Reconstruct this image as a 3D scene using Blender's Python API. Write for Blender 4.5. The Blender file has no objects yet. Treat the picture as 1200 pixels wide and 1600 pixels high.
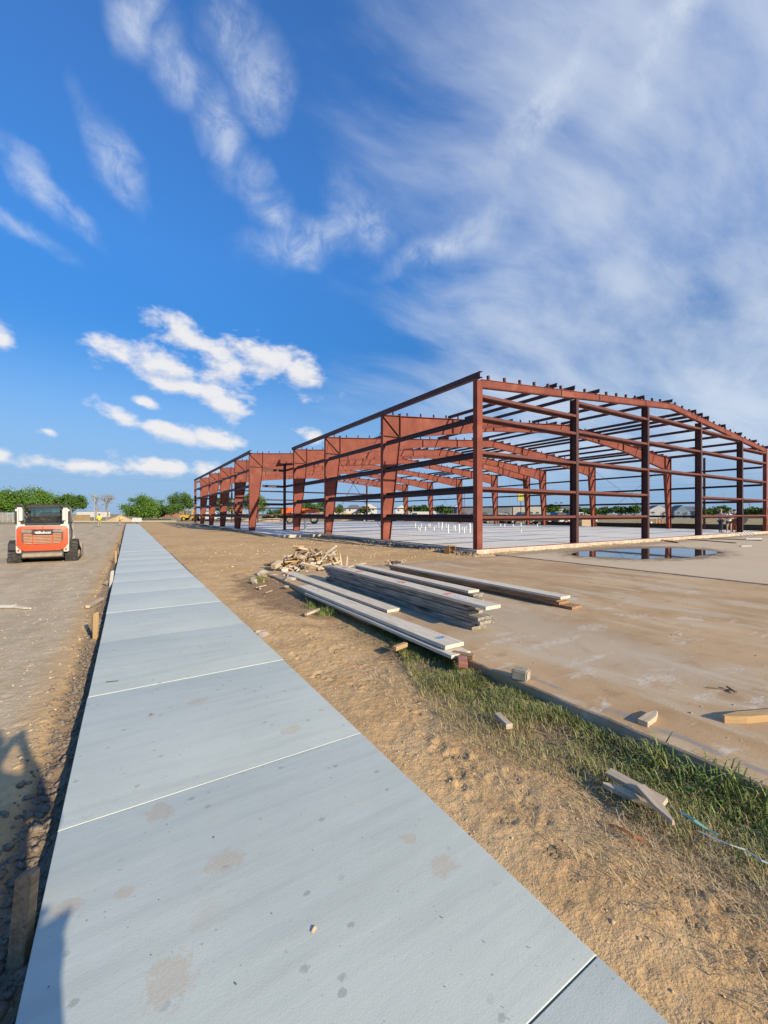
import bpy, bmesh, math, random
import numpy as np
from mathutils import Vector, Matrix, Euler

random.seed(7)
RNG = np.random.default_rng(11)
scene = bpy.context.scene
COL = scene.collection
R = math.radians

# ------------------------------------------------------------------ camera
FPX, HZ, PSI, CAMZ = 637.5, 803.0, R(32.08), 1.65     # focal length in photo pixels, horizon row, heading off the sidewalk
CP, SP = math.cos(PSI), math.sin(PSI)
cam_data = bpy.data.cameras.new('camera')
cam = bpy.data.objects.new('camera', cam_data); COL.objects.link(cam)
cam.location = (0, 0, CAMZ)
cam.rotation_euler = (R(90), 0, -PSI)
cam_data.sensor_fit = 'VERTICAL'
cam_data.sensor_height = 24.0
cam_data.lens = 24.0 * FPX / 1600.0
cam_data.shift_y = (HZ - 800.0) / 1600.0
cam_data.clip_start = 0.03
cam_data.clip_end = 9000
scene.camera = cam
scene.render.resolution_x, scene.render.resolution_y = 768, 1024

def pix(u, v, z=0.0):                     # photo pixel -> point on the level z
    d = (CAMZ - z) * FPX / (v - HZ)
    xc = (u - 600) / FPX * d
    return Vector((xc * CP + d * SP, d * CP - xc * SP, z))
def at(u, d, z=0.0):                      # column of the photo at depth d
    xc = (u - 600) / FPX * d
    return Vector((xc * CP + d * SP, d * CP - xc * SP, z))
def azel(u, v):
    a = math.atan((u - 600) / FPX)
    return PSI + a, math.atan((HZ - v) / FPX * math.cos(a))

# ------------------------------------------------------------------ light
SUN_AZ, SUN_EL = R(12.0), R(21.5)         # shadows fall along (-sin az, cos az)
to_sun = Vector((math.sin(SUN_AZ) * math.cos(SUN_EL), -math.cos(SUN_AZ) * math.cos(SUN_EL), math.sin(SUN_EL)))
sd = bpy.data.lights.new('sun', 'SUN'); sd.energy = 4.3; sd.angle = R(0.53); sd.color = (1.0, 0.865, 0.65)
sun = bpy.data.objects.new('sun', sd); COL.objects.link(sun)
sun.rotation_euler = (-to_sun).to_track_quat('-Z', 'Y').to_euler()
sun.location = (0, -30, 40)
scene.view_settings.view_transform = 'Standard'
scene.view_settings.look = 'None'
scene.view_settings.gamma = 1.0
scene.view_settings.use_curve_mapping = False
scene.view_settings.exposure = 0.58

def build_world():
    w = bpy.data.worlds.new('World'); scene.world = w; w.use_nodes = True
    nt = w.node_tree; N = nt.nodes; L = nt.links; N.clear()
    def nd(t, **k):
        n = N.new(t)
        for a, b in k.items(): setattr(n, a, b)
        return n
    def inp(n, i, v):
        if v is None: return
        if hasattr(v, 'is_linked') or isinstance(v, bpy.types.NodeSocket): L.new(v, n.inputs[i])
        else: n.inputs[i].default_value = v
    def math_(op, a, b=None, c=None, clamp=False):
        n = nd('ShaderNodeMath', operation=op, use_clamp=clamp)
        inp(n, 0, a); inp(n, 1, b); inp(n, 2, c); return n.outputs[0]
    def vm(op, a, b=None):
        n = nd('ShaderNodeVectorMath', operation=op); inp(n, 0, a); inp(n, 1, b)
        return n.outputs['Value'] if op in ('LENGTH', 'DOT_PRODUCT') else n.outputs[0]
    def sstep(x, lo, hi, a=0.0, b=1.0):
        n = nd('ShaderNodeMapRange', interpolation_type='SMOOTHSTEP'); inp(n, 0, x)
        n.inputs[1].default_value = lo; n.inputs[2].default_value = hi
        n.inputs[3].default_value = a; n.inputs[4].default_value = b
        return n.outputs[0]
    def noise(vec, scale, detail=6, rough=.55, dist=0.0):
        n = nd('ShaderNodeTexNoise'); inp(n, 'Vector', vec); n.inputs['Scale'].default_value = scale
        n.inputs['Detail'].default_value = detail; n.inputs['Roughness'].default_value = rough
        n.inputs['Distortion'].default_value = dist
        return n.outputs['Fac']
    def mix(f, a, b):
        n = nd('ShaderNodeMix', data_type='RGBA'); inp(n, 0, f); inp(n, 6, a); inp(n, 7, b); return n.outputs[2]
    tc = nd('ShaderNodeTexCoord'); D = tc.outputs['Generated']
    sep = nd('ShaderNodeSeparateXYZ'); L.new(D, sep.inputs[0])
    X, Y, Z = sep.outputs
    az = math_('ARCTAN2', X, Y); el = math_('ARCSINE', Z)
    cb = nd('ShaderNodeCombineXYZ'); L.new(az, cb.inputs[0]); L.new(el, cb.inputs[1]); AE = cb.outputs[0]
    dn = nd('ShaderNodeTexNoise'); L.new(D, dn.inputs['Vector']); dn.inputs['Scale'].default_value = 6.5; dn.inputs['Detail'].default_value = 5
    dv = vm('SCALE', vm('SUBTRACT', dn.outputs['Color'], (.5, .5, .5))); dv.node.inputs['Scale'].default_value = .16
    AEW = vm('ADD', AE, dv)
    # plane of high cloud: direction projected on a level sheet
    zz = math_('ADD', math_('MAXIMUM', Z, 0.0), 0.22)
    cp = nd('ShaderNodeCombineXYZ'); L.new(math_('DIVIDE', X, zz), cp.inputs[0]); L.new(math_('DIVIDE', Y, zz), cp.inputs[1])
    PL = cp.outputs[0]
    sky = nd('ShaderNodeTexSky', sky_type='NISHITA', sun_disc=False)
    sky.sun_elevation = SUN_EL
    sky.sun_rotation = math.pi - SUN_AZ
    sky.air_density = SKY_AIR; sky.dust_density = SKY_DUST; sky.ozone_density = SKY_OZ
    hs = nd('ShaderNodeHueSaturation'); hs.inputs['Hue'].default_value = SKY_HUE; hs.inputs['Saturation'].default_value = SKY_SAT; hs.inputs['Value'].default_value = SKY_VAL
    L.new(sky.outputs[0], hs.inputs['Color'])
    col = hs.outputs[0]
    def ell(vec, u, v, ru, rv, rot):
        a0, e0 = azel(u, v)
        a1, e1 = azel(u + 1, v); a2, e2 = azel(u, v - 1)
        m = nd('ShaderNodeMapping', vector_type='TEXTURE'); L.new(vec, m.inputs[0])
        m.inputs['Location'].default_value = (a0, e0, 0)
        m.inputs['Rotation'].default_value = (0, 0, R(rot))
        m.inputs['Scale'].default_value = (ru * abs(a1 - a0), rv * abs(e2 - e0), 1)
        return vm('LENGTH', m.outputs[0])
    # grading of the clear sky by height, the same all round
    gr = nd('ShaderNodeValToRGB'); gr.color_ramp.interpolation = 'B_SPLINE'
    gr.color_ramp.elements.remove(gr.color_ramp.elements[1])
    for i, (e_, c_) in enumerate(SKY_RAMP):
        q = gr.color_ramp.elements[0] if i == 0 else gr.color_ramp.elements.new(e_ / 90)
        q.position = max(e_, 0) / 90; q.color = (c_[0] / 2, c_[1] / 2, c_[2] / 2, 1)
    L.new(math_('DIVIDE', math_('MAXIMUM', el, 0.0), math.pi / 2), gr.inputs[0])
    gs = vm('SCALE', gr.outputs[0]); gs.node.inputs['Scale'].default_value = 2.0
    col = vm('MULTIPLY', col, gs)
    col = mix(sstep(el, R(22), R(2), 0.0, .72), col, HAZE)
    # --- cirrus: a soft veil, thick to the right, thin to the left, drawn out by the wind; widened out of view to add white fill light
    wn = nd('ShaderNodeTexNoise'); L.new(PL, wn.inputs['Vector']); wn.inputs['Scale'].default_value = .8; wn.inputs['Detail'].default_value = 2
    wv = vm('SCALE', vm('SUBTRACT', wn.outputs['Color'], (.5, .5, .5))); wv.node.inputs['Scale'].default_value = 0.55
    PW = vm('ADD', PL, wv)
    def streak(rot, sx, sy, scale, detail, rough):
        m_ = nd('ShaderNodeMapping'); L.new(PW, m_.inputs[0]); m_.inputs['Rotation'].default_value = (0, 0, R(rot)); m_.inputs['Scale'].default_value = (sx, sy, 1)
        return noise(m_.outputs[0], scale, detail, rough, 0)
    n1 = streak(24, .8, 2.4, 1.5, 6, .52); n2 = streak(36, .9, 2.0, 4.5, 7, .64); n3 = noise(PL, 1.3, 3, .5)
    cov = math_('ADD', sstep(math_('ADD', math_('MULTIPLY', X, math.sin(R(100))), math_('MULTIPLY', Y, math.cos(R(100)))), -.10, .66), math_('MULTIPLY_ADD', n3, .9, -.45))
    cov = math_('ADD', cov, sstep(el, R(38), R(60), 0.0, .22))
    dens = math_('ADD', math_('MULTIPLY_ADD', n1, 1.7, -.85), math_('MULTIPLY_ADD', n2, .6, -.3))
    cir = sstep(math_('ADD', dens, cov), .30, 1.45)
    low = sstep(math_('ADD', math_('MULTIPLY', X, math.sin(R(100))), math_('MULTIPLY', Y, math.cos(R(100)))), .20, .62)
    fade = math_('MAXIMUM', sstep(el, R(9), R(24)), math_('MULTIPLY', sstep(el, R(1.5), R(9)), low))
    cir = math_('MULTIPLY', math_('MULTIPLY', cir, fade), CIR_MAX)
    # brighter wisps
    wis = None
    for (u, v, ru, rv, rot) in WISPS:
        f = sstep(ell(AEW, u, v, ru, rv, rot), 1.0, 0.0)
        wis = f if wis is None else math_('MAXIMUM', wis, f)
    wn2 = math_('MULTIPLY_ADD', sstep(noise(D, 15, 8, .66, .5), .34, .68), .62, math_('MULTIPLY', sstep(streak(70, .9, 2.4, 3.0, 5, .6), .30, .68), .38))
    wis = math_('MULTIPLY', math_('MULTIPLY', wis, wn2), .80)
    hi = math_('SUBTRACT', math_('ADD', cir, wis), math_('MULTIPLY', cir, wis))
    col = mix(hi, col, CIRRUS)
    # --- fair weather cumulus low on the left
    def cumulus(vec, d3):
        s = None
        for (u, v, ru, rv, rot) in CUMULUS:
            d = math_('SUBTRACT', 1.0, ell(vec, u, v, ru * 1.18, rv * 1.38, rot))
            s = d if s is None else math_('SMOOTH_MAX', s, d, .2)
        d3s = nd('ShaderNodeMapping'); L.new(d3, d3s.inputs[0]); d3s.inputs['Scale'].default_value = (1, 1, 1.7)
        n = noise(d3s.outputs[0], 14, 6, .55, .15)
        n_b = noise(d3s.outputs[0], 48, 3, .6)
        s = math_('MAXIMUM', s, -1.2)
        return math_('ADD', s, math_('ADD', math_('MULTIPLY_ADD', n, 2.4, -1.2), math_('MULTIPLY_ADD', n_b, .55, -.275)))
    c0 = cumulus(AE, D)
    c1 = cumulus(vm('ADD', AE, (.010, .020, 0)), vm('ADD', D, (.008, -.005, .018)))
    mask = math_('MULTIPLY', sstep(c0, .0, .80), .96)
    lit = sstep(math_('SUBTRACT', c0, c1), -.75, .35)
    thick = sstep(c0, .2, 1.3)
    ccol = mix(math_('MAXIMUM', lit, math_('MULTIPLY', math_('SUBTRACT', 1.0, thick), .8)), CUM_SHADE, CUM_LIT)
    col = mix(mask, col, ccol)
    bg = nd('ShaderNodeBackground'); L.new(col, bg.inputs[0]); bg.inputs[1].default_value = SKY_STRENGTH
    out = nd('ShaderNodeOutputWorld'); L.new(bg.outputs[0], out.inputs[0])
SKY_STRENGTH = 0.099
SKY_AIR, SKY_DUST, SKY_OZ = 1.0, 0.3, 3.0
SKY_HUE, SKY_SAT, SKY_VAL = 0.5, 1.0, 1.0
CIR_MAX = .80
HAZE = (2.15, 3.5, 5.3, 1)
SKY_RAMP = [(0, (.28, .35, .60)), (3.5, (.29, .37, .60)), (7, (.36, .53, .74)), (12, (.38, .64, .88)), (21, (.25, .68, 1.04)), (30, (.42, .97, 1.45)), (45, (.60, 1.16, 1.74)), (90, (.60, 1.12, 1.70))]
CIRRUS = (4.6, 5.1, 5.9, 1)
CUM_LIT, CUM_SHADE = (5.9, 5.85, 5.95, 1), (3.7, 4.1, 5.2, 1)
WISPS = [(232, 45, 50, 110, 22), (285, 130, 48, 100, 28), (345, 215, 46, 115, 28), (390, 275, 34, 75, 42), (355, 55, 60, 110, 22), (398, 120, 78, 95, 8),
         (75, 302, 140, 34, -34), (30, 352, 120, 28, -25), (172, 232, 46, 110, 38), (480, 370, 130, 55, 16), (430, 335, 90, 50, -30), (850, 165, 150, 70, 28), (1040, 65, 170, 80, 30), (690, 385, 140, 45, 14), (560, 340, 80, 60, -20)]
CUMULUS = [(292, 524, 60, 24, -14), (185, 553, 62, 20, -10), (265, 572, 75, 22, -8), (345, 570, 50, 28, -20), (425, 566, 62, 28, -14), (470, 588, 48, 26, -10),
           (300, 606, 78, 13, -6), (352, 634, 38, 17, -20), (192, 652, 48, 13, -18), (265, 674, 66, 14, -10), (340, 686, 58, 12, -6),
           (110, 727, 110, 13, -2), (245, 729, 62, 14, -6), (4, 530, 24, 20, 0), (490, 679, 26, 12, -10), (0, 712, 30, 12, -10), (320, 736, 26, 12, 0), (75, 674, 20, 7, -8), (225, 627, 20, 8, -20)]
build_world()

# ------------------------------------------------------------------ materials
MATS = {}
def mat(name, c1, c2=None, scale=4.0, rough=.8, bump=0.0, bscale=40.0, metal=0.0, spec=.4, coord='pos', stretch=None, c3=None, scale3=1.0, t3=(.55, .7), detail=5, ramp=(.35, .65)):
    """procedural surface: two mottled colours, optional third in patches, fine relief"""
    m = bpy.data.materials.new(name); m.use_nodes = True; MATS[name] = m
    nt = m.node_tree; N, L = nt.nodes, nt.links
    b = N['Principled BSDF']; b.inputs['Roughness'].default_value = rough; b.inputs['Metallic'].default_value = metal
    b.inputs['Specular IOR Level'].default_value = spec
    if coord == 'pos':
        src = N.new('ShaderNodeNewGeometry').outputs['Position']
    else:
        src = N.new('ShaderNodeTexCoord').outputs['Object']
        oi = N.new('ShaderNodeObjectInfo'); ad = N.new('ShaderNodeVectorMath'); ad.operation = 'MULTIPLY_ADD'
        L.new(oi.outputs['Random'], ad.inputs[0]); ad.inputs[1].default_value = (13, 7, 5); L.new(src, ad.inputs[2]); src = ad.outputs[0]
    if stretch:
        mp = N.new('ShaderNodeMapping'); mp.inputs['Scale'].default_value = stretch; L.new(src, mp.inputs[0]); vec = mp.outputs[0]
    else: vec = src
    c2 = c2 or c1
    no = N.new('ShaderNodeTexNoise'); no.inputs['Scale'].default_value = scale; no.inputs['Detail'].default_value = detail; no.inputs['Roughness'].default_value = .6
    L.new(vec, no.inputs['Vector'])
    cr = N.new('ShaderNodeValToRGB'); cr.color_ramp.elements[0].position, cr.color_ramp.elements[1].position = ramp
    cr.color_ramp.elements[0].color = (*c1, 1); cr.color_ramp.elements[1].color = (*c2, 1)
    L.new(no.outputs['Fac'], cr.inputs[0]); col = cr.outputs[0]
    if c3:
        n3 = N.new('ShaderNodeTexNoise'); n3.inputs['Scale'].default_value = scale3; n3.inputs['Detail'].default_value = 6; n3.inputs['Roughness'].default_value = .62
        L.new(vec, n3.inputs['Vector'])
        mr = N.new('ShaderNodeMapRange'); mr.inputs[1].default_value, mr.inputs[2].default_value = t3; L.new(n3.outputs['Fac'], mr.inputs[0])
        mx = N.new('ShaderNodeMix'); mx.data_type = 'RGBA'; L.new(mr.outputs[0], mx.inputs[0]); L.new(col, mx.inputs[6]); mx.inputs[7].default_value = (*c3, 1); col = mx.outputs[2]
    L.new(col, b.inputs['Base Color'])
    if bump:
        nb = N.new('ShaderNodeTexNoise'); nb.inputs['Scale'].default_value = bscale; nb.inputs['Detail'].default_value = 4
        L.new(vec, nb.inputs['Vector'])
        bp = N.new('ShaderNodeBump'); bp.inputs['Strength'].default_value = min(1, bump * 10); bp.inputs['Distance'].default_value = bump * .1
        L.new(nb.outputs['Fac'], bp.inputs['Height']); L.new(bp.outputs[0], b.inputs['Normal'])
    return m

mat('steel', (.165, .042, .027), (.215, .059, .038), 1.6, .66, .006, 30, spec=.22, c3=(.27, .092, .056), scale3=.9, t3=(.56, .74))
mat('steel_girt', (.060, .023, .019), (.09, .033, .026), 2.0, .55, spec=.35)  # primer kept darker, so shade on girts and posts sits in the colour
mat('slab_concrete', (.52, .52, .50), (.62, .62, .60), 1.2, .7, .004, 25, c3=(.42, .42, .42), scale3=.5, t3=(.52, .7))
mat('slab_side', (.34, .30, .24), (.46, .41, .33), 3, .9, .02, 18, c3=(.20, .17, .13), scale3=1.4)
mat('weathered_wood', (.55, .475, .36), (.68, .60, .475), 3.0, .85, .006, 9, coord='obj', stretch=(14, 1.2, 14), c3=(.38, .325, .245), scale3=1.4, t3=(.56, .72), spec=.2)
mat('dark_plank', (.19, .17, .14), (.40, .36, .30), 3.0, .88, .008, 9, coord='obj', stretch=(14, 1.0, 14), c3=(.06, .055, .05), scale3=1.2, t3=(.5, .66), spec=.2)  # stained planks, darkened further for the shade on the stack sides
mat('brown_plank', (.27, .15, .075), (.42, .25, .14), 3.0, .88, .008, 9, coord='obj', stretch=(14, 1.0, 14), c3=(.08, .06, .045), scale3=1.2, t3=(.52, .7), spec=.2)
mat('new_wood', (.40, .255, .115), (.48, .32, .16), 3.0, .8, .003, 10, coord='obj', stretch=(16, 1.6, 16), c3=(.44, .27, .12), scale3=1.5, spec=.25)
mat('pale_wood', (.45, .35, .235), (.56, .455, .32), 3.0, .8, .004, 10, coord='obj', stretch=(16, 1.6, 16), c3=(.36, .29, .20), scale3=1.6, spec=.25)
mat('old_wood', (.20, .13, .075), (.33, .235, .145), 3.0, .85, .006, 10, coord='obj', stretch=(14, 1.4, 14), c3=(.14, .10, .07), scale3=1.6, spec=.2)
mat('white_wood', (.46, .43, .36), (.56, .53, .47), 3.0, .75, .003, 10, coord='obj', stretch=(16, 1.6, 16))
mat('stone', (.27, .23, .175), (.42, .36, .285), 9, .9, .02, 30, coord='obj')
mat('orange_stone', (.50, .28, .12), (.58, .36, .18), 9, .9, .02, 30, coord='obj')
mat('clod', (.46, .31, .165), (.60, .42, .24), 30, .95, .02, 60)
mat('dark_clod', (.15, .12, .09), (.24, .19, .14), 30, .95, .02, 60)
mat('orange_paint', (.44, .065, .020), (.50, .08, .026), 3, .38, spec=.5)
mat('orange_machine', (.50, .09, .010), (.58, .12, .018), 2, .45)
mat('white_paint', (.55, .52, .46), (.63, .60, .54), 3, .45, c3=(.38, .34, .28), scale3=2.5, t3=(.6, .8))
mat('black_paint', (.018, .018, .02), (.035, .035, .037), 5, .5)
mat('rubber', (.02, .019, .018), (.05, .045, .04), 8, .85, c3=(.13, .11, .085), scale3=4, t3=(.52, .75))
mat('dusty_metal', (.22, .18, .13), (.33, .27, .20), 6, .75, .01, 30)
mat('steel_bare', (.25, .25, .25), (.4, .4, .4), 6, .4, metal=.8)
mat('red_plastic', (.5, .02, .015), None, 3, .3)
mat('lens', (.18, .16, .15), (.26, .24, .22), 20, .25)
mat('glass', (.10, .13, .14), (.13, .16, .17), 2, .06, spec=.8)
mat('window_glass', (.05, .06, .075), (.09, .10, .12), 1, .1, spec=.8)
mat('lettering', (.62, .62, .60), None, 3, .5)
mat('pvc', (.60, .59, .56), (.66, .65, .62), 3, .45)
mat('yellow_paint', (.45, .27, .025), (.52, .33, .04), 3, .5)
mat('yellow_shirt', (.50, .53, .015), (.58, .61, .03), 8, .8)
mat('orange_plastic', (.78, .16, .03), None, 3, .5)
mat('skin', (.46, .27, .19), (.52, .32, .23), 8, .55)
mat('hair_dark', (.02, .014, .01), (.04, .03, .02), 20, .6)
mat('hair_blond', (.30, .17, .08), (.38, .23, .11), 20, .6)
mat('cloth_white', (.74, .73, .71), (.80, .79, .77), 6, .85)
mat('cloth_dark', (.025, .027, .035), (.045, .048, .06), 6, .85)
mat('cloth_navy', (.022, .028, .05), (.04, .05, .08), 6, .85)
mat('cloth_rust', (.32, .09, .045), (.40, .13, .07), 6, .85)
mat('cloth_khaki', (.24, .20, .15), (.32, .27, .2), 6, .85)
mat('cloth_plaid', (.16, .19, .26), (.42, .42, .45), 22, .85, coord='obj', ramp=(.45, .55))
mat('bark', (.14, .11, .085), (.24, .20, .16), 6, .9, .03, 20)
mat('pale_bark', (.22, .19, .165), (.31, .275, .24), 6, .9, .02, 20)
mat('leaf_bright', (.06, .135, .014), (.115, .205, .028), 1.2, .6, spec=.3)
mat('leaf_mid', (.045, .10, .014), (.09, .16, .026), 1.0, .6, spec=.3)
mat('leaf_dark', (.03, .07, .018), (.07, .125, .03), .8, .6, spec=.3)
mat('blade_green', (.12, .165, .03), (.26, .295, .075), 9, .55, spec=.35)
mat('blade_olive', (.25, .215, .08), (.42, .345, .16), 9, .6, spec=.3)
mat('blade_dry', (.42, .30, .15), (.58, .44, .25), 9, .7, spec=.25)
mat('house_white', (.50, .48, .45), (.56, .54, .51), .6, .8)
mat('house_blue', (.17, .23, .29), (.21, .27, .33), .6, .8)
mat('house_beige', (.33, .30, .25), (.38, .35, .30), .6, .8)
mat('warehouse_grey', (.11, .118, .13), (.14, .148, .16), .5, .7)
mat('roof_grey', (.11, .115, .13), (.16, .165, .18), 1.5, .85)
mat('tan_panel', (.30, .20, .11), (.36, .25, .145), 1.2, .8)
mat('pole_grey', (.30, .29, .27), (.38, .37, .35), 3, .6)
mat('pole_wood', (.13, .10, .08), (.2, .16, .13), 3, .85)
mat('sign_yellow', (.55, .50, .13), (.60, .55, .17), 1, .5)
mat('silt_fabric', (.012, .012, .013), (.022, .022, .024), 3, .8)
mat('car_black', (.012, .012, .014), None, 1, .2, spec=.6)
mat('car_white', (.50, .50, .49), None, 1, .25, spec=.6)
mat('car_blue', (.02, .035, .075), None, 1, .22, spec=.6)
mat('car_tan', (.36, .32, .27), None, 1, .25, spec=.6)
mat('plastic_teal', (.08, .22, .19), (.14, .30, .26), 12, .3)
mat('plastic_white', (.36, .40, .38), (.46, .50, .47), 12, .35)
mat('rust_strip', (.34, .11, .03), (.44, .17, .05), 12, .7)
mat('brick_red', (.28, .11, .08), (.36, .16, .12), 12, .9)
mat('spray_red', (.62, .12, .11), (.66, .30, .27), 24, .8)
mat('spray_blue', (.07, .20, .42), (.24, .32, .42), 24, .8)
mat('cable', (.16, .16, .17), None, 1, .6)
mat('cardboard', (.32, .18, .07), (.38, .23, .10), 6, .85)

def clear_glass(name, tint, amount):
    m = bpy.data.materials.new(name); m.use_nodes = True; MATS[name] = m; N, L = m.node_tree.nodes, m.node_tree.links; N.clear()
    t = N.new('ShaderNodeBsdfTransparent'); t.inputs[0].default_value = (*tint, 1); g = N.new('ShaderNodeBsdfGlossy'); g.inputs['Roughness'].default_value = .03
    mx = N.new('ShaderNodeMixShader'); mx.inputs[0].default_value = amount; o = N.new('ShaderNodeOutputMaterial')
    L.new(t.outputs[0], mx.inputs[1]); L.new(g.outputs[0], mx.inputs[2]); L.new(mx.outputs[0], o.inputs[0])
clear_glass('cab_glass', (.62, .80, .74), .16)
mat('grille_dust', (.48, .25, .155), (.56, .32, .21), 6, .7)
mat('grille_dark', (.12, .05, .03), (.18, .08, .05), 6, .8)
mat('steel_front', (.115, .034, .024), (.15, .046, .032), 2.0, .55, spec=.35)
mat('dust_crumb', (.42, .335, .225), (.52, .42, .29), 30, .95)
mat('steel_shade', (.036, .016, .014), (.055, .022, .019), 2.0, .55, spec=.25)  # darkest copy of the primer, shade of the side walls painted in

# ------------------------------------------------------------------ helpers
def tag(o, label=None, cat=None, group=None, kind=None):
    if label: o['label'] = label
    if cat: o['category'] = cat
    if group: o['group'] = group
    if kind: o['kind'] = kind
    return o
def link(name, me, m=None, parent=None):
    o = bpy.data.objects.new(name, me); COL.objects.link(o)
    if m is not None and not me.materials: me.materials.append(MATS[m] if isinstance(m, str) else m)
    if parent is not None: o.parent = parent
    return o
def empty(name, loc=(0, 0, 0), rz=0.0):
    o = bpy.data.objects.new(name, None); COL.objects.link(o)
    o.location = loc; o.rotation_euler = (0, 0, rz); o.empty_display_size = .3
    return o
def mesh_np(name, V, F4=None, F3=None):
    me = bpy.data.meshes.new(name)
    V = np.asarray(V, dtype=np.float32); nl = []; st = []
    loops = []
    tot = 0
    for F, k in ((F4, 4), (F3, 3)):
        if F is not None and len(F):
            F = np.asarray(F, dtype=np.int32); loops.append(F.ravel())
            st.append(np.arange(len(F), dtype=np.int32) * k + tot); nl.append(np.full(len(F), k, dtype=np.int32)); tot += F.size
    me.vertices.add(len(V)); me.vertices.foreach_set('co', V.ravel())
    lp = np.concatenate(loops); me.loops.add(len(lp)); me.loops.foreach_set('vertex_index', lp)
    s = np.concatenate(st); me.polygons.add(len(s)); me.polygons.foreach_set('loop_start', s)
    me.update(calc_edges=True); me.validate()
    return me
def shade(me, ang=None):
    me.polygons.foreach_set('use_smooth', np.ones(len(me.polygons), dtype=bool))
    if ang is not None: me.set_sharp_from_angle(angle=R(ang))
    me.update()

class MB:
    """collects shapes of ONE part and links them as one mesh"""
    def __init__(s): s.v = []; s.f = []
    def add(s, V, F):
        o = len(s.v); s.v += [tuple(p) for p in V]; s.f += [tuple(i + o for i in q) for q in F]; return s
    def box(s, c, d, rot=None):
        hx, hy, hz = d[0] / 2, d[1] / 2, d[2] / 2
        P = [Vector((x, y, z)) for z in (-hz, hz) for y in (-hy, hy) for x in (-hx, hx)]
        if rot is not None:
            m = rot if isinstance(rot, Matrix) else Euler(rot).to_matrix()
            P = [m @ p for p in P]
        c = Vector(c)
        return s.add([p + c for p in P], [(0, 2, 3, 1), (4, 5, 7, 6), (0, 1, 5, 4), (2, 6, 7, 3), (0, 4, 6, 2), (1, 3, 7, 5)])
    def bar(s, p0, p1, w, h, up=(0, 0, 1)):
        p0, p1 = Vector(p0), Vector(p1); d = p1 - p0; y = d.normalized(); up = Vector(up)
        x = y.cross(up)
        if x.length < 1e-4: x = y.cross(Vector((1, 0, 0)))
        x.normalize(); z = x.cross(y)
        return s.box((p0 + p1) / 2, (w, d.length, h), Matrix((x, y, z)).transposed())
    def prof(s, pts, p0, p1, up=(0, 0, 1)):
        """closed 2-D outline (x, z) swept from p0 to p1"""
        p0, p1 = Vector(p0), Vector(p1); y = (p1 - p0).normalized(); up = Vector(up)
        x = y.cross(up)
        if x.length < 1e-4: x = y.cross(Vector((1, 0, 0)))
        x.normalize(); z = x.cross(y); n = len(pts)
        V = [p0 + x * a + z * b for a, b in pts] + [p1 + x * a + z * b for a, b in pts]
        F = [tuple(range(n)), tuple(range(2 * n - 1, n - 1, -1))] + [(i + n, (i + 1) % n + n, (i + 1) % n, i) for i in range(n)]
        return s.add(V, F)
    def prism_y(s, pts, y0, y1):        # outline in x,z
        n = len(pts)
        V = [(a, y0, b) for a, b in pts] + [(a, y1, b) for a, b in pts]
        return s.add(V, [tuple(range(n)), tuple(range(2 * n - 1, n - 1, -1))] + [(i + n, (i + 1) % n + n, (i + 1) % n, i) for i in range(n)])
    def prism_x(s, pts, x0, x1, taper=1.0):        # outline in y,z
        n = len(pts)
        V = [(x0, a, b) for a, b in pts] + [(x1, a, b) for a, b in pts]
        return s.add(V, [tuple(range(n)), tuple(range(2 * n - 1, n - 1, -1))] + [(i + n, (i + 1) % n + n, (i + 1) % n, i) for i in range(n)])
    def prism_z(s, pts, z0, z1):
        n = len(pts)
        V = [(a, b, z0) for a, b in pts] + [(a, b, z1) for a, b in pts]
        return s.add(V, [tuple(range(n - 1, -1, -1)), tuple(range(n, 2 * n))] + [(i, (i + 1) % n, (i + 1) % n + n, i + n) for i in range(n)])
    def tube(s, pts, radii, n=8, cap=True):
        pts = [Vector(p) for p in pts]; o = len(s.v); k = len(pts); px = None
        for i, p in enumerate(pts):
            d = (pts[min(i + 1, k - 1)] - pts[max(i - 1, 0)]).normalized()
            a = px if px is not None else (Vector((0, 0, 1)) if abs(d.z) < .9 else Vector((1, 0, 0)))
            x = (a - d * a.dot(d)).normalized(); px = x; y = d.cross(x)
            r = radii[i] if hasattr(radii, '__len__') else radii
            s.v += [tuple(p + (x * math.cos(2 * math.pi * j / n) + y * math.sin(2 * math.pi * j / n)) * r) for j in range(n)]
        for i in range(k - 1):
            s.f += [(o + i * n + j, o + i * n + (j + 1) % n, o + (i + 1) * n + (j + 1) % n, o + (i + 1) * n + j) for j in range(n)]
        if cap:
            s.f.append(tuple(o + j for j in range(n - 1, -1, -1))); s.f.append(tuple(o + (k - 1) * n + j for j in range(n)))
        return s
    def cyl(s, p0, p1, r, n=12): return s.tube([p0, p1], r, n)
    def mesh(s, name, bevel=0.0, smooth=None, seg=1):
        me = bpy.data.meshes.new(name); me.from_pydata(s.v, [], s.f)
        bm = bmesh.new(); bm.from_mesh(me)
        bmesh.ops.recalc_face_normals(bm, faces=bm.faces)
        if bevel: bmesh.ops.bevel(bm, geom=[e for e in bm.edges if e.is_manifold and e.calc_face_angle(0) > .5], offset=bevel, segments=seg, affect='EDGES', clamp_overlap=True)
        bm.to_mesh(me); bm.free()
        if smooth: shade(me, smooth)
        return me
    def build(s, name, m, parent=None, bevel=0.0, smooth=None, seg=1):
        return link(name, s.mesh(name, bevel, smooth, seg), m, parent)
def dup(o, parent=None):
    c = o.copy(); COL.objects.link(c)
    c.parent = parent
    for ch in o.children: dup(ch, c)
    return c

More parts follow.
